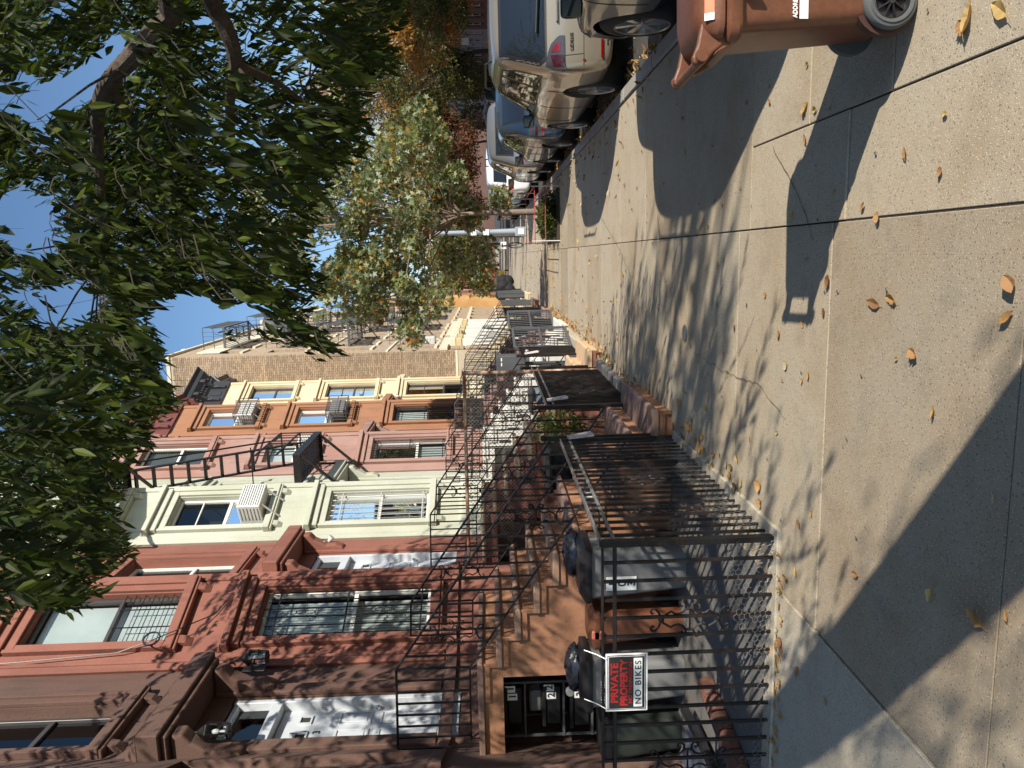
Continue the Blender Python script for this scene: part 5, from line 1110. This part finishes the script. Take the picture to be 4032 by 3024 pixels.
# --- the big tree over the camera
BT=thing('street_tree','large dark-leaved tree whose branches hang over the top of the view','tree',(1.22,.65,0))
g=MB(); limb(g,[(1.22,.65,-.1),(1.21,.66,.5),(1.18,.68,1.6),(1.15,.75,2.7),(1.2,.9,3.6)],.31,.20,14)
g.tube([(1.22,.65,-.12),(1.22,.65,.12)],[.42,.31],14); part('trunk',g,mBark,BT,smooth=True)
def pxY(x,y,Y):
    d=FW+CR*((3024-y-1512)/3028)-CU*((x-2016)/3028); t=Y/d.y; return tuple(Vector((0,0,CAMZ))+d*t)
l1=[pxY(*q) for q in ((741,-20,4.3),(547,200,4.4),(425,322,4.5),(383,413,4.6),(383,547,4.8),(395,753,5.0),(420,1000,5.3))]
l2=[pxY(*q) for q in ((820,-20,4.8),(911,152,4.9),(930,255,5.0),(905,340,5.1),(905,504,5.3),(930,700,5.6))]
l3=[l1[2]]+[pxY(*q) for q in ((560,547,4.9),(700,760,5.2),(875,1000,5.6))]
l4=[l2[2]]+[pxY(*q) for q in ((1060,310,5.3),(1124,346,5.5),(1230,430,5.8))]
limbs=[([(1.1,.8,3.5),(1.75,2.2,3.3)]+l1,.075,.02),([(1.1,.8,3.4),(2.0,2.6,2.9)]+l2,.07,.02),(l3,.028,.008),(l4,.032,.01),
 ([(1.0,.6,2.9),(.1,1.0,4.4),(-1.2,2.2,5.6),(-2.0,3.6,6.2)],.14,.03),
 ([(-1.2,2.2,5.6),(-.9,3.6,5.9),(-.7,5.0,5.6)],.06,.012),
 ([(1.1,.8,3.6),(.9,1.5,5.2),(.6,2.6,6.6),(.3,4.0,7.6)],.15,.03),
 ([(1.1,.8,3.6),(.3,-.6,5.0),(-.6,-1.8,6.2)],.13,.03),([(1.2,.9,3.5),(2.4,-.4,4.6),(3.6,-1.8,5.4),(4.6,-3.0,5.9)],.13,.03),([(2.4,-.4,4.6),(2.9,-1.6,5.8),(3.1,-2.6,6.8)],.07,.02)]
bo=[]
for i,(p,a,b) in enumerate(limbs):
    g=MB(); limb(g,p,a,b,9); bo.append(part('limb',g,mBark,BT,smooth=True))
SILS=[[(-400,-400),(900,-400),(880,0),(850,60),(862,150),(800,178),(782,230),(790,330),(742,352),(702,400),(688,470),(650,540),(692,600),(692,642),(644,668),(652,705),(738,748),(724,792),(655,762),(600,745),(565,700),(500,722),(450,690),(410,640),(360,655),(300,676),(330,735),(372,850),(388,884),(352,902),(330,958),(282,1000),(252,1058),(242,1100),(292,1200),(232,1216),(192,1290),(152,1322),(165,1352),(82,1312),(0,1352),(-400,1500)]]
GAPS=[[(-10,180),(60,150),(125,205),(110,300),(40,250),(-5,240)],[(-10,420),(70,400),(125,470),(110,560),(40,560),(-5,500)],[(70,640),(180,600),(130,560),(230,650),(150,720),(90,700)],[(60,200),(200,120),(260,60),(300,110),(230,200),(110,260)],[(400,640),(350,655),(470,690),(450,640)],[(430,690),(560,640),(600,720),(520,715)]]
def allowed(p,R,soft=True):
    q=proj(p)
    if q is None: return True
    x,y,d=q
    if d<2.4 and -150<y<1700 and -300<x<2300: return False
    if x>-60 and y>-60 and y<1720 and x<2300:
        j=26 if soft else 14
        if not inpoly(x+R.uniform(-j,j),y+R.uniform(-j,j),SILS[0]): return False
        for G in GAPS:
            if inpoly(x,y,G) and R.random()<.93: return False
        if 430<x<700 and y<560 and R.random()<.25: return False
    return True
R=random.Random(11); leaves=[]; tw=MB()
allp=[]
for (p,a,b) in limbs:
    for i in range(len(p)-1):
        for t in (0,.25,.5,.75): allp.append(Vector(p[i]).lerp(Vector(p[i+1]),t))
    allp.append(Vector(p[-1]))
lp2=[(proj(Vector(p[i]).lerp(Vector(p[i+1]),t))) for p in (l1,l2) for i in range(len(p)-1) for t in (0,.25,.5,.75)]
cl=0; tries=0; cin=0
while tries<240000:
    tries+=1
    c=Vector((R.uniform(-4.6,4.4),R.uniform(-1.,9.5),R.uniform(2.1,9.0)))
    e=((c.x+.2)/4.7)**2+((c.y-4.1)/5.6)**2+((c.z-5.2)/4.1)**2
    if e>1: continue
    q=proj(c); inview=q and -60<q[0]<1000 and -60<q[1]<1700
    sx_,sy_=c.x-1.296*c.z,c.y+1.043*c.z      # where this spray's shade falls on the slabs
    if sx_>-1.1 and sy_>1.2 and sy_<12:
        nn_=.627*sx_+.779*sy_
        if nn_<1.5 or (sx_<-1.0 and nn_<2.2): pass
        elif sx_>-.1: continue
        elif R.random()<(.6 if sy_<3.6 else .35 if sx_>-.6 else .05): continue
    if inview:
        if cin>=2900: continue
        if any(x and abs(x[0]-q[0])<44 and abs(x[1]-q[1])<48 and q[2]<x[2]+.15 for x in lp2): continue
    elif cl-cin>=2600: continue
    if not allowed(c,R): continue
    from_n=mnoise.noise(c*1.9)+.5*mnoise.noise(c*4.3)
    if from_n<.10: continue
    nb=min(allp,key=lambda v:(v-c).length)
    cl+=1; cin+=bool(inview)
    out=(c-nb); out=Vector((out.x,out.y,out.z*.3)).normalized() if out.length>.01 else Vector((1,0,0))
    tip=c+out*.24+Vector((R.uniform(-.1,.1),R.uniform(-.1,.1),-.26)); st=c-out*.16+Vector((0,0,.06))
    if not allowed(tip,R): tip=c+Vector((0,0,-.1))
    if R.random()<.3: tw.tube([st,st.lerp(c,.5)+Vector((0,0,.02)),c,c.lerp(tip,.5)+Vector((0,0,.015)),tip],[.0032,.003,.0025,.002,.0012],3,cap=False)
    if R.random()<.06 and (nb-c).length<1.1: tw.tube([nb,nb.lerp(c,.3)+Vector((0,0,.07)),nb.lerp(c,.65)+Vector((0,0,.10)),st],[.009,.007,.005,.003],4,cap=False)
    n=R.randint(11,16); ax=(tip-st).normalized()
    for i in range(n):
        t=(i+.5)/n; b=st.lerp(tip,t); sd=ax.cross(Vector((0,0,1))).normalized()*(1 if i%2 else -1)
        d=(ax*.6+sd*R.uniform(.4,1.1)+Vector((R.uniform(-.5,.5),R.uniform(-.5,.5),-R.uniform(.3,1.2)))).normalized(); s=R.uniform(.062,.118)
        if not allowed(b+d*s*.8,R): continue
        leaves.append((b,d,s))
def camdist(l):
    q=proj(l[0]+l[1]*l[2]*.5)
    return q[2]/l[2] if q and -20<q[0]<900 and -20<q[1]<1660 else 1e6
R3=random.Random(51)  # unseen crown lobe behind the camera, added to dapple the lower-left slabs
for i in range(620):
    u=Vector((R3.gauss(0,1),R3.gauss(0,1),R3.gauss(0,1))).normalized()*(R3.random()**.4); c=Vector((4.1+u.x*2.2,-2.3+u.y*1.9,5.6+u.z*1.7))
    nn_=.627*(c.x-1.296*c.z)+.779*(c.y+1.043*c.z)
    if nn_>1.5 or mnoise.noise(c*1.5)<-.02: continue
    for k in range(13):
        d=Vector((R3.uniform(-1,1),R3.uniform(-1,1),R3.uniform(-1.4,.2))).normalized(); leaves.append((c+Vector((R3.uniform(-.22,.22),R3.uniform(-.22,.22),R3.uniform(-.2,.2))),d,R3.uniform(.07,.12)))
leaves.sort(key=camdist)
LM=[]
for k in range(3):
    g=MB(); leaf(g,Vector((0,0,0)),random.Random(k),1,'lance',d=Vector((0,0,-1))); LM.append(mesh_of('leaf',g,mLeafDark))
for (b,d,s) in leaves[:300]:
    q=Vector((0,0,-1)).rotation_difference(d)@Quaternion((0,0,1),R.uniform(0,6.28)); inst('leaf',LM[R.randint(0,2)],BT,b,q,(s,s,s))
g=MB()
for (b,d,s) in leaves[300:]: leaf(g,b,R,s,'lance',d=d)
part('foliage',g,mLeafDark,BT,kind='stuff'); part('twigs',tw,mTwig,BT,kind='stuff')
print('leaves',len(leaves),'clusters',cl)
def tree(label,base,trunk_r,h,crown,leafm,n,size,seed,shape='star',barkm=mBark,lean=(0,0),name='tree',group=None,lumps=26,rag=.95):
    T=thing(name,label,'tree',base,group); R=random.Random(seed); b=Vector(base); cc=Vector(crown[0]); cr=Vector(crown[1])
    g=MB(); limb(g,[b+Vector((0,0,-.15)),b+Vector((lean[0]*.3,lean[1]*.3,h*.5)),b+Vector((lean[0],lean[1],h)),cc+Vector((0,0,cr.z*.5))],trunk_r,trunk_r*.3,10); tr=part('trunk',g,barkm,T,smooth=True)
    g=MB(); cs=[]
    for i in range(lumps):
        u=Vector((R.gauss(0,1),R.gauss(0,1),R.gauss(0,1))).normalized()*R.uniform(.3,rag); c=cc+Vector((u.x*cr.x,u.y*cr.y,u.z*cr.z)); k=R.uniform(.16,.30)*(1 if rag<1 else .8)
        cs.append((c,(cr.x*k,cr.y*k,cr.z*k*.8),R.uniform(.6,1.3)))
        s=b+Vector((lean[0],lean[1],h)); s=s.lerp(cc,R.uniform(.0,.6)); limb(g,[s,s.lerp(c,.5)+Vector((0,0,.15*cr.z*.3)),c],trunk_r*.28,trunk_r*.06,5)
    part('branches',g,barkm,T,smooth=True); foliage('crown',T,leafm,cs,n/lumps,size,seed,shape)
    return T
tree('young kerbside tree with green, yellow and orange star-shaped leaves behind a red-railed tree pit',(1.08,19.9,0),.095,2.0,((.85,20.0,4.4),(2.7,2.5,2.95)),mLeafGum,21000,.17,5,barkm=mBarkPale,lumps=95,rag=1.22)
tree('small wispy olive tree by the lamp post',(.9,36,0),.08,1.4,((-.2,36,2.9),(1.9,1.7,1.35)),mLeafOlive,3000,.2,8,shape='oval')
tree('orange autumn tree across the street at the right',(11.6,35.0,0),.18,2.2,((11.2,35,5.4),(3.6,4.4,3.3)),mLeafOrange,26000,.15,21,shape='quad',lumps=90)
tree('tall gold and orange tree at the right edge across the street',(11.4,27,0),.18,2.8,((10.6,27,5.3),(2.4,3.6,2.6)),mLeafOrange,16000,.13,25,shape='quad',lumps=60)
tree('tall pinkish orange tree behind the olive one across the street',(10.8,52,0),.2,3,((10.6,52,8.6),(3.6,4.2,4.2)),mLeafOrange,15000,.17,33,shape='quad',lumps=70)
tree('dark olive tree across the street, left of the orange tree',(11.2,45,0),.17,2,((9.8,45,5.0),(3.6,4.5,4.2)),mLeafOlive,17000,.16,23,shape='quad',lumps=70)
tree('low olive green tree under the orange one across the street',(10.9,31,0),.15,1.6,((9.9,31,3.4),(1.9,3.2,1.5)),mLeafOlive,9000,.13,22,shape='quad',lumps=50)
tree('rust brown thin-leaved tree far across the street',(11.0,60,0),.17,2,((9.0,60,5.6),(4.2,4.5,4.8)),mLeafRust,14000,.22,24,shape='quad',lumps=70)
tree('dark green tree far across the street behind the rust brown one',(10.5,74,0),.17,2,((8.4,74,6.6),(4.4,4.5,5.6)),mLeafOlive,9000,.3,28,shape='quad',lumps=50)
tree('red-brown tree closing the far end of the street',(6.5,90,0),.2,2,((5.2,90,5.6),(6.0,6,4.8)),mLeafRust,9000,.36,26,shape='quad',lumps=60)
tree('brown tree at the very end of the sidewalk',(-1.2,104,0),.2,2,((-1.4,104,5.0),(5.5,6,5.0)),mLeafRust,7000,.4,29,shape='quad',lumps=50)
tree('green tree at the far end of the near sidewalk',(1.0,66,0),.15,2,((0.6,66,5.0),(3.0,4,3.4)),mLeafGum,8000,.26,27,shape='quad',lumps=50)
tree('tree across the street behind the camera, casting broken shade',(10.9,-1.6,0),.2,3.6,((8.5,-1.0,7.4),(1.7,2.2,1.6)),mLeafOlive,1300,.2,31,shape='oval',lumps=18)
# tree pit with red-painted railing and plants
T=thing('tree_pit_guard','low tree pit guard of thin red and white rods round the young kerb tree','tree guard',(.8,18.6,0)); mRod=mat('red_rod',(.40,.06,.05),rough=.6)
g=MB(); cs=[(.30,16.95),(1.45,16.85),(1.45,20.6),(.30,20.6)]
for (x,y) in cs: g.tube([(x,y,0),(x,y,.62)],.012,5)
part('post',g,mWhite,T); g=MB()
for a,b in zip(cs,cs[1:]+cs[:1]):
    for z in (.32,.55): g.tube([(a[0],a[1],z),(b[0],b[1],z)],.010,5)
part('rail',g,mRod,T)
part('soil',MB().box((.33,16.98,-.02),(1.42,20.57,.06)),mat('dark_soil',(.05,.035,.025),rough=1,bump=1,bscale=20),T)
T=thing('pit_plants','low dark green plants filling the tree pit','plants',(.85,18,0),kind=None)
foliage('leaves',T,mLeafDark,[((.85,17.3,.18),(.5,.4,.2),1),((.8,18.3,.2),(.5,.5,.22),1),((.85,19.5,.16),(.5,.8,.2),1)],500,.10,4); foliage('dry_leaves',T,mLeafOlive,[((1.0,17.5,.3),(.35,.5,.2),1)],250,.08,6)
# lamp post
T=thing('lamp_post','grey steel lamp post with stickers on a square base box','lamp post',(.94,31.2,0)); mLp=mat('grey_lamp_paint',(.28,.33,.38),rough=.5,var=.06)
part('base',MB().box((.76,31.02,0),(1.12,31.38,.46)),mLp,T,bev=.02); part('pole',MB().lathe((.94,31.2,.46),(0,0,1),[(.13,0),(.12,.6),(.10,1.2),(.09,3),(.07,6.5)],12),mLp,T,smooth=True); part('arm',MB().tube([(.94,31.2,6.9),(1.2,31.2,7.4),(2.2,31.2,7.6)],.04,6),mLp,T); part('lamp_head',MB().box((2.0,31.1,7.52),(2.7,31.3,7.64)),mLp,T,bev=.03)
for z,m_ in ((.12,mPaper),(1.5,mPaper),(2.0,mPaper)): part('sticker',MB().box((.83,31.0 if z<1 else 31.07,z),(1.05,31.018 if z<1 else 31.09,z+.22)),m_,T)
# bicycle
def bicycle(x,y):
    T=thing('bicycle','bicycle with a pale basket bag leaning by the lamp post','bicycle',(x,y,0)); 
    for yy in (y-.5,y+.5):
        g=MB(); g.lathe((x+.05*(yy-y),yy,.34),(1,.35,0),[(.31,-.015),(.34,0),(.31,.015)],24,closed=True); part('wheel',g,mTyre,T,smooth=True)
    g=MB(); P=lambda a,b:(x,y+a,b)
    for a,b in ((P(-.5,.34),P(-.1,.34)),(P(-.1,.34),P(.12,.8)),(P(-.1,.34),P(-.3,.85)),(P(-.3,.85),P(.38,.8)),(P(.12,.8),P(.1,.8)),(P(-.1,.34),P(.38,.8)),(P(-.5,.34),P(-.25,.8)),(P(.5,.34),P(.36,1.0)),): g.tube([a,b],.016,5)
    part('frame',g,mBlack,T); g=MB(); g.tube([(x-.28,y+.3,1.03),(x,y+.36,1.0),(x+.28,y+.3,1.03)],.014,5); part('handlebar',g,mChrome,T); part('saddle',MB().box((x-.07,y-.42,.9),(x+.07,y-.2,.95)),mBlack,T,bev=.02); part('basket',MB().box((x-.16,y+.42,.72),(x+.16,y+.72,.98)),mPaper,T,bev=.02)
bicycle(.45,34.2)
# toys far away: ride-on / stroller bright colours
T=thing('toy_ride_on','small yellow and red toy ride-on car far down the sidewalk by the wall','toy',(-1.5,60,0)); part('body',MB().box((-1.6,59.6,.3),(-1.1,60.2,.75)),mat('yellow_toy',(.75,.5,.03),rough=.4),T,bev=.05); part('roof',MB().box((-1.65,59.6,.95),(-1.2,60.2,1.35)),mat('red_toy',(.6,.04,.03),rough=.4),T,bev=.05); part('post',MB().bar((-1.6,59.9,.7),(-1.6,59.9,1.0),.05),mat('blue_toy',(.1,.35,.6),rough=.4),T)
for k in range(4): part('wheel',MB().lathe((-1.6+.5*(k%2),59.7+.45*(k//2),.15),(1,0,0),[(.001,-.05),(.14,-.05),(.14,.05),(.001,.05)],12),mBlack,T)
# sign poles across the street
for i,(x,y) in enumerate(((10.4,55),(10.4,40))):
    T=thing('sign_post',['thin pole with a small pale sign, far across the street','pole with a small white sign across the street above the parked cars'][i],'sign post',(x,y,0)); part('pole',MB().tube([(x,y,-.1),(x,y,3.3)],.03,6),mLp,T); part('plate',MB().box((x-.16,y-.04,2.2),(x+.16,y-.03,2.6)),mPaper,T)
# ================================================================ FAR HOUSES
def simple_house(name,label,x,y0,y1,top,wall,side,floors=4,trim=None,group=None,cor=None,z0=1.0,wn=3):
    T=thing(name,label,'house',(x,(y0+y1)/2,0),group); W=Wall((x,y0),(x,y1)) if side>0 else Wall((x,y1),(x,y0)); L_=y1-y0; ops=[]; fh=(top-.9-z0)/floors
    for f in range(floors):
        for k in range(wn): a=L_*(k+.5)/wn; ops.append((a-.42,a+.42,z0+fh*f+.6,z0+fh*f+.6+min(1.7,fh*.6)))
    g=MB(); W.skin(g,-.3,top,ops,dep=.18); xb=x-9*side; g.add([(x,y0,-.3),(xb,y0,-.3),(xb,y0,top),(x,y0,top),(x,y1,-.3),(xb,y1,-.3),(xb,y1,top),(x,y1,top)],[(0,1,2,3),(4,5,6,7),(3,2,6,7)]); part('wall',g,wall,T)
    for (a0,a1,b0,b1) in ops:
        f=MB(); W.box(f,a0,a1,-.16,-.11,b0,b0+.06); W.box(f,a0,a1,-.16,-.11,b1-.06,b1); W.box(f,a0,a0+.06,-.16,-.11,b0,b1); W.box(f,a1-.06,a1,-.16,-.11,b0,b1); W.box(f,a0,a1,-.155,-.10,(b0+b1)/2-.03,(b0+b1)/2+.03); wv=part('window',f,mVinyl,T)
        g=MB(); g.add([W.p(a0,-.14,b0),W.p(a1,-.14,b0),W.p(a1,-.14,b1),W.p(a0,-.14,b1)],[(0,1,2,3)]); part('pane',g,gWin,wv); g=MB(); W.box(g,a0,a1,-.7,-.4,b0,b1); part('room',g,mRoom,wv)
        g=MB(); W.box(g,a0-.1,a1+.1,0,.12,b0-.12,b0-.01); part('sill',g,trim or wall,wv); g=MB(); W.box(g,a0-.12,a1+.12,0,.14,b1+.02,b1+.2); part('lintel',g,trim or wall,wv)
    g=MB(); W.box(g,0,L_,.002,.5,top-.25,top+.05); W.box(g,0,L_,.002,.25,top-.8,top-.252); part('cornice',g,cor or mCorBlk,T,bev=.02)
    return T
y=43.6
simple_house('apartment_building','second tan brick apartment block beyond the first',-3.75,43.6,57.5,14.4,mBrickFar,1,5,mTrim,None,mTrim,.6,5)
fire_escape('grey fire escape on the second brick block',-3.72,-2.8,46.5,49.6,[5.0,7.65,10.3],me=UBg); fire_escape('grey fire escape far along the second brick block',-3.72,-2.8,52.5,55.6,[5.0,7.65,10.3],me=UBg)
mOra=mat('ochre_plywood',(.55,.33,.13),rough=.8,col2=(.45,.25,.09),mix=.4)
simple_house('row_house','ochre boarded house beyond the brick blocks',-3.1,58.2,64,11.5,mOra,1,4,mOra,None,mOchre)
far=[(-4.2,64.1,71,mPink),(-4.2,71.1,78,mBrown),(-4.2,78.1,85,mCream),(-4.2,85.1,92,mOchre),(-4.2,92.1,99,mRed),(-4.2,99.1,108,mSage),(-4.2,108.1,118,mBrown)]
fl=['pink','brownstone','cream','russet','red','pale sage','dark brown']
for i,(x,a,b,m_) in enumerate(far): simple_house('row_house',f'far {fl[i]} row house, number {["one","two","three","four","five","six","seven"][i]} beyond the ochre boarded house',x,a,b,11.4,m_,1,4,None,'far houses along the left side')
mB2=mat('dark_brownstone',(.13,.075,.06),rough=.9,var=.15); mPk2=mat('salmon_stucco',(.42,.20,.16),rough=.9); mGy2=mat('grey_lilac_stucco',(.30,.27,.28),rough=.9)
ms=[mB2,mB2,mGy2,mB2,mPk2,mB2,mBrown,mPk2,mB2,mGy2,mB2,mBrown,mB2,mGy2,mPk2,mB2]; yy=2.
nmz=['dark brownstone','dark brownstone','grey lilac house','dark brownstone','salmon house','dark brownstone','brownstone','salmon house','dark brownstone','grey lilac house','dark brownstone','brownstone','dark brownstone','grey lilac house','salmon house','dark brownstone']
ordn=['first','second','third','fourth','fifth','sixth','seventh','eighth','ninth','tenth','eleventh','twelfth','thirteenth','fourteenth','fifteenth','sixteenth']
for i in range(16):
    simple_house('row_house',f'shaded {nmz[i]} across the street, {ordn[i]} along the row from the right',16.2,yy,yy+6.3,7.2,ms[i],-1,3,None,'shaded houses across the street'); yy+=6.35
g=MB(); g.box((-30,152,-.4),(40,160,7)); tag(part('end_block',g,mB2,None,loc=(5,156,0)),'low dark building line at the very end of the street','building')
# ================================================================ FALLEN LEAVES
R=random.Random(42); FM=[]
mfl=MATS['fallen_leaf']
for k in range(7):
    g=MB(); n=9+k%3; L_=1.0; pts=[]
    w=[0,.16,.30,.24,.34,.2,.26,.12,0] if k%2 else [0,.12,.2,.24,.24,.2,.15,.08,0]
    curl=.12+.09*k; V=[]
    for i,ww in enumerate(w):
        x=i/8-.5; z=curl*(x*x)*1.1+.02
        V+= [(x,-ww,z+ww*(.3+.12*k)+R.uniform(0,.05)),(x,0,z),(x,ww,z+ww*(.45 if k%3 else .15)+R.uniform(0,.05))]
    g.v=[Vector(v) for v in V]
    for i in range(8):
        for j in range(2): a=i*3+j; g.f.append((a,a+3,a+4,a+1))
    g.tube([(-.5,0,curl*.28+.02),(-.72,.03,.05)],.012,3)
    FM.append(mesh_of('fallen_leaf',g,mfl))
def px2g(X,Y):   # display pixel of the reference to the ground
    u=3024-Y*1.8228; v=X*1.8228; d=FW+CR*((u-1512)/3028)-CU*((v-2016)/3028); t=-CAMZ/d.z; return Vector((d.x*t,d.y*t,0))
def fall(p,s,k,label,g_,rz=None):
    o=inst('fallen_leaf',FM[k%7],None,(p[0],p[1],.004),(R.uniform(-.15,.15),R.uniform(-.15,.15),R.uniform(0,6.28) if rz is None else rz),(s,s,s)); tag(o,label,'leaf',g_); return o
spots=[(1742,235,.14,'large pale curled leaf on the slab left of the brown bin'),(1743,300,.11,'orange-brown leaf lying in the slab joint near the bin'),(1957,330,.10,'curled brown leaf on the sunny slab below the bin shadow'),(2045,245,.06,'small orange leaf near the cracked joint at the right'),(2035,372,.07,'narrow olive leaf on the slab at the right'),(1867,445,.09,'pale leaf on the sunny slab past the tip of the bin shadow'),(1900,470,.09,'creased pale yellow leaf on the sunny centre slab'),(1712,465,.10,'yellow-brown leaf beside the bin shadow'),(1793,610,.14,'lobed brown oak leaf near the shadow of the bin handle'),(1890,655,.17,'large crumpled translucent leaf on the sunny slab'),(1930,645,.14,'large yellow curled leaf beside the crumpled one'),(2190,615,.14,'big brown leaf at the lower edge of the view'),(2180,685,.12,'olive leaf curled near the lower edge of the view'),(1978,765,.11,'pale triangular leaf on the speckled slab'),(1782,675,.09,'white-backed leaf past the bin shadow tip'),(1743,560,.07,'thin dark leaf inside the bin handle shadow'),(1735,700,.09,'pale leaf on the joint left of the handle shadow'),(1700,790,.10,'brown leaf pair on the long joint'),(2020,890,.09,'flat tan leaf in the middle of the speckled slab'),(1938,775,.05,'small yellow seed leaf near the triangular leaf'),(2115,1333,.15,'long tan leaf in the dark shaded slab at lower left'),(1850,1240,.10,'orange leaf at the edge of the dark shade'),(2015,1285,.13,'pinkish lobed leaf in the dark shade'),(1720,1235,.11,'narrow tan leaf near the fence foot'),(1725,1450,.12,'brown oak leaf on the shaded slab before the sign'),(1787,1515,.09,'yellow-brown leaf near the diagonal joint'),(1520,1000,.10,'orange leaf by the fence corner'),(1605,1090,.09,'yellow-orange leaf at the fence foot'),(1525,880,.10,'brown leaf where the shade begins by the stoop'),(2100,35,.20,'large yellow leaf at the right edge below the bin'),(2165,20,.20,'large pale orange leaf at the right edge corner'),(2085,60,.12,'small orange leaf beside the large yellow one'),(2150,1075,.08,'small brown leaf in the lower shade'),(1690,1350,.08,'tan leaf against the fence kerb'),(2180,1330,.07,'small leaf low in the dark corner')]
for i,(X,Y,s,lb) in enumerate(spots): fall(px2g(X,Y),s*.55,i*3+1,lb,'fallen leaves')
for i in range(70):
    p=(R.uniform(-1.45,1.5),R.uniform(3.3,10),0); fall(p,R.uniform(.028,.055),R.randint(0,6),'small dry leaf among the many scattered on the sidewalk slabs','small scattered leaves')
for i in range(95):
    t=R.random(); p=(-1.49+R.gauss(0,.07),4.2+t*6.4,0); fall(p,R.uniform(.05,.09),R.randint(0,6),'dry brown leaf in the drift along the foot of the sidewalk fence','leaves drifted against the sidewalk fence')
for i in range(90):
    p=(R.uniform(-4.2,-1.6),4.04+R.gauss(0,.045),0); fall(p,R.uniform(.045,.08),R.randint(0,6),'dry yellow-brown leaf in the drift below the fence with the sign','leaves drifted below the sign fence')
g=MB()
def litter(n,fx,fy,s0,s1,z=0):
    for i in range(n):
        x,y=fx(),fy(); s=R.uniform(s0,s1); c=Vector((x,y,z+.006)); leaf(g,c,R,s,'oval',d=Vector((R.uniform(-1,1),R.uniform(-1,1),R.uniform(0,.35))).normalized())
litter(420,lambda:R.uniform(-1.5,1.6),lambda:R.uniform(9,34),.05,.10)
litter(900,lambda:1.95+abs(R.gauss(0,.16)),lambda:R.uniform(5,24),.06,.11,-.165)
litter(120,lambda:1.62+R.gauss(0,.1),lambda:R.uniform(5,24),.05,.09)
litter(260,lambda:-1.45+abs(R.gauss(0,.12)),lambda:R.uniform(10,20),.06,.1)
tag(part('leaf_litter',g,mfl,None,kind='stuff'),'dry leaves strewn along the gutter and the farther slabs','leaf litter',None,'stuff')

c=px2g(1480,720); T=thing('valve_cover','small round iron valve cover set in the sidewalk slab','cover',(c.x,c.y,0)); part('rim',MB().lathe((c.x,c.y,.004),(0,0,1),[(.055,-.004),(.055,.003),(.07,.003),(.07,-.004)],20),mIronG,T); part('lid',MB().lathe((c.x,c.y,.004),(0,0,1),[(.001,.001),(.052,.001),(.052,-.004)],20),mIronG,T)
T=thing('security_camera','small white floodlight fixed on the cream bay beside the russet house','lamp',Wc.p(.2,.1,4.9)); part('lamp_body',MB().sphere(Wc.p(.2,.14,4.88),.07,8,6),mWhite,T,smooth=True); part('lamp_head',MB().sphere(Wc.p(.28,.16,4.95),.06,8,6),mWhite,T,smooth=True)
T=thing('flood_light','white twin floodlight on the red door surround under its hood','lamp',Wr3.p(1.2,.1,4.6)); part('lamp_body',MB().sphere(Wr3.p(1.2,.12,4.6),.06,8,6),mWhite,T,smooth=True); part('lamp_head',MB().lathe(Wr3.p(1.2,.16,4.5),(1,.2,-.8),[(.02,0),(.06,.1),(.001,.1)],10),mWhite,T,smooth=True)

R=random.Random(77); mCr=mat('crack_dirt',(.10,.075,.05),rough=1)
def crack(pts,w=.006):
    P=[px2g(*p) for p in pts]; Q=[]
    for a,b in zip(P,P[1:]):
        n=max(2,int((b-a).length/.05))
        for k in range(n): Q.append(a.lerp(b,k/n)+Vector((R.uniform(-.009,.009),R.uniform(-.009,.009),0)))
    Q.append(P[-1]); g=MB()
    for i,q in enumerate(Q):
        d=(Q[min(i+1,len(Q)-1)]-Q[max(i-1,0)]); d=Vector((-d.y,d.x,0)).normalized()*w*R.uniform(.3,1)*.5
        g.v+=[q+d+Vector((0,0,.0075)),q-d+Vector((0,0,.0075))]
    for i in range(len(Q)-1): g.f.append((2*i,2*i+1,2*i+3,2*i+2))
    part('crack',g,mCr,sw)
crack([(1672,318),(1690,352),(1712,385),(1735,440),(1760,520)],.008); crack([(1500,760),(1560,800),(1640,830),(1700,905)],.005);  crack([(1300,470),(1340,540),(1365,600)],.010); 
mGum=mat('old_gum_spot',(.12,.105,.085),rough=.9)
g=MB()
for k in range(110):
    x,y=R.uniform(-1.8,1.6),R.uniform(2.0,12); r_=R.uniform(.004,.010); n=8
    g.add([(x+r_*R.uniform(.8,1.1)*math.cos(2*PI*t/n),y+r_*R.uniform(.8,1.1)*math.sin(2*PI*t/n),.0068) for t in range(n)],[tuple(range(n))])
part('gum_spots',g,mGum,sw,kind='stuff')
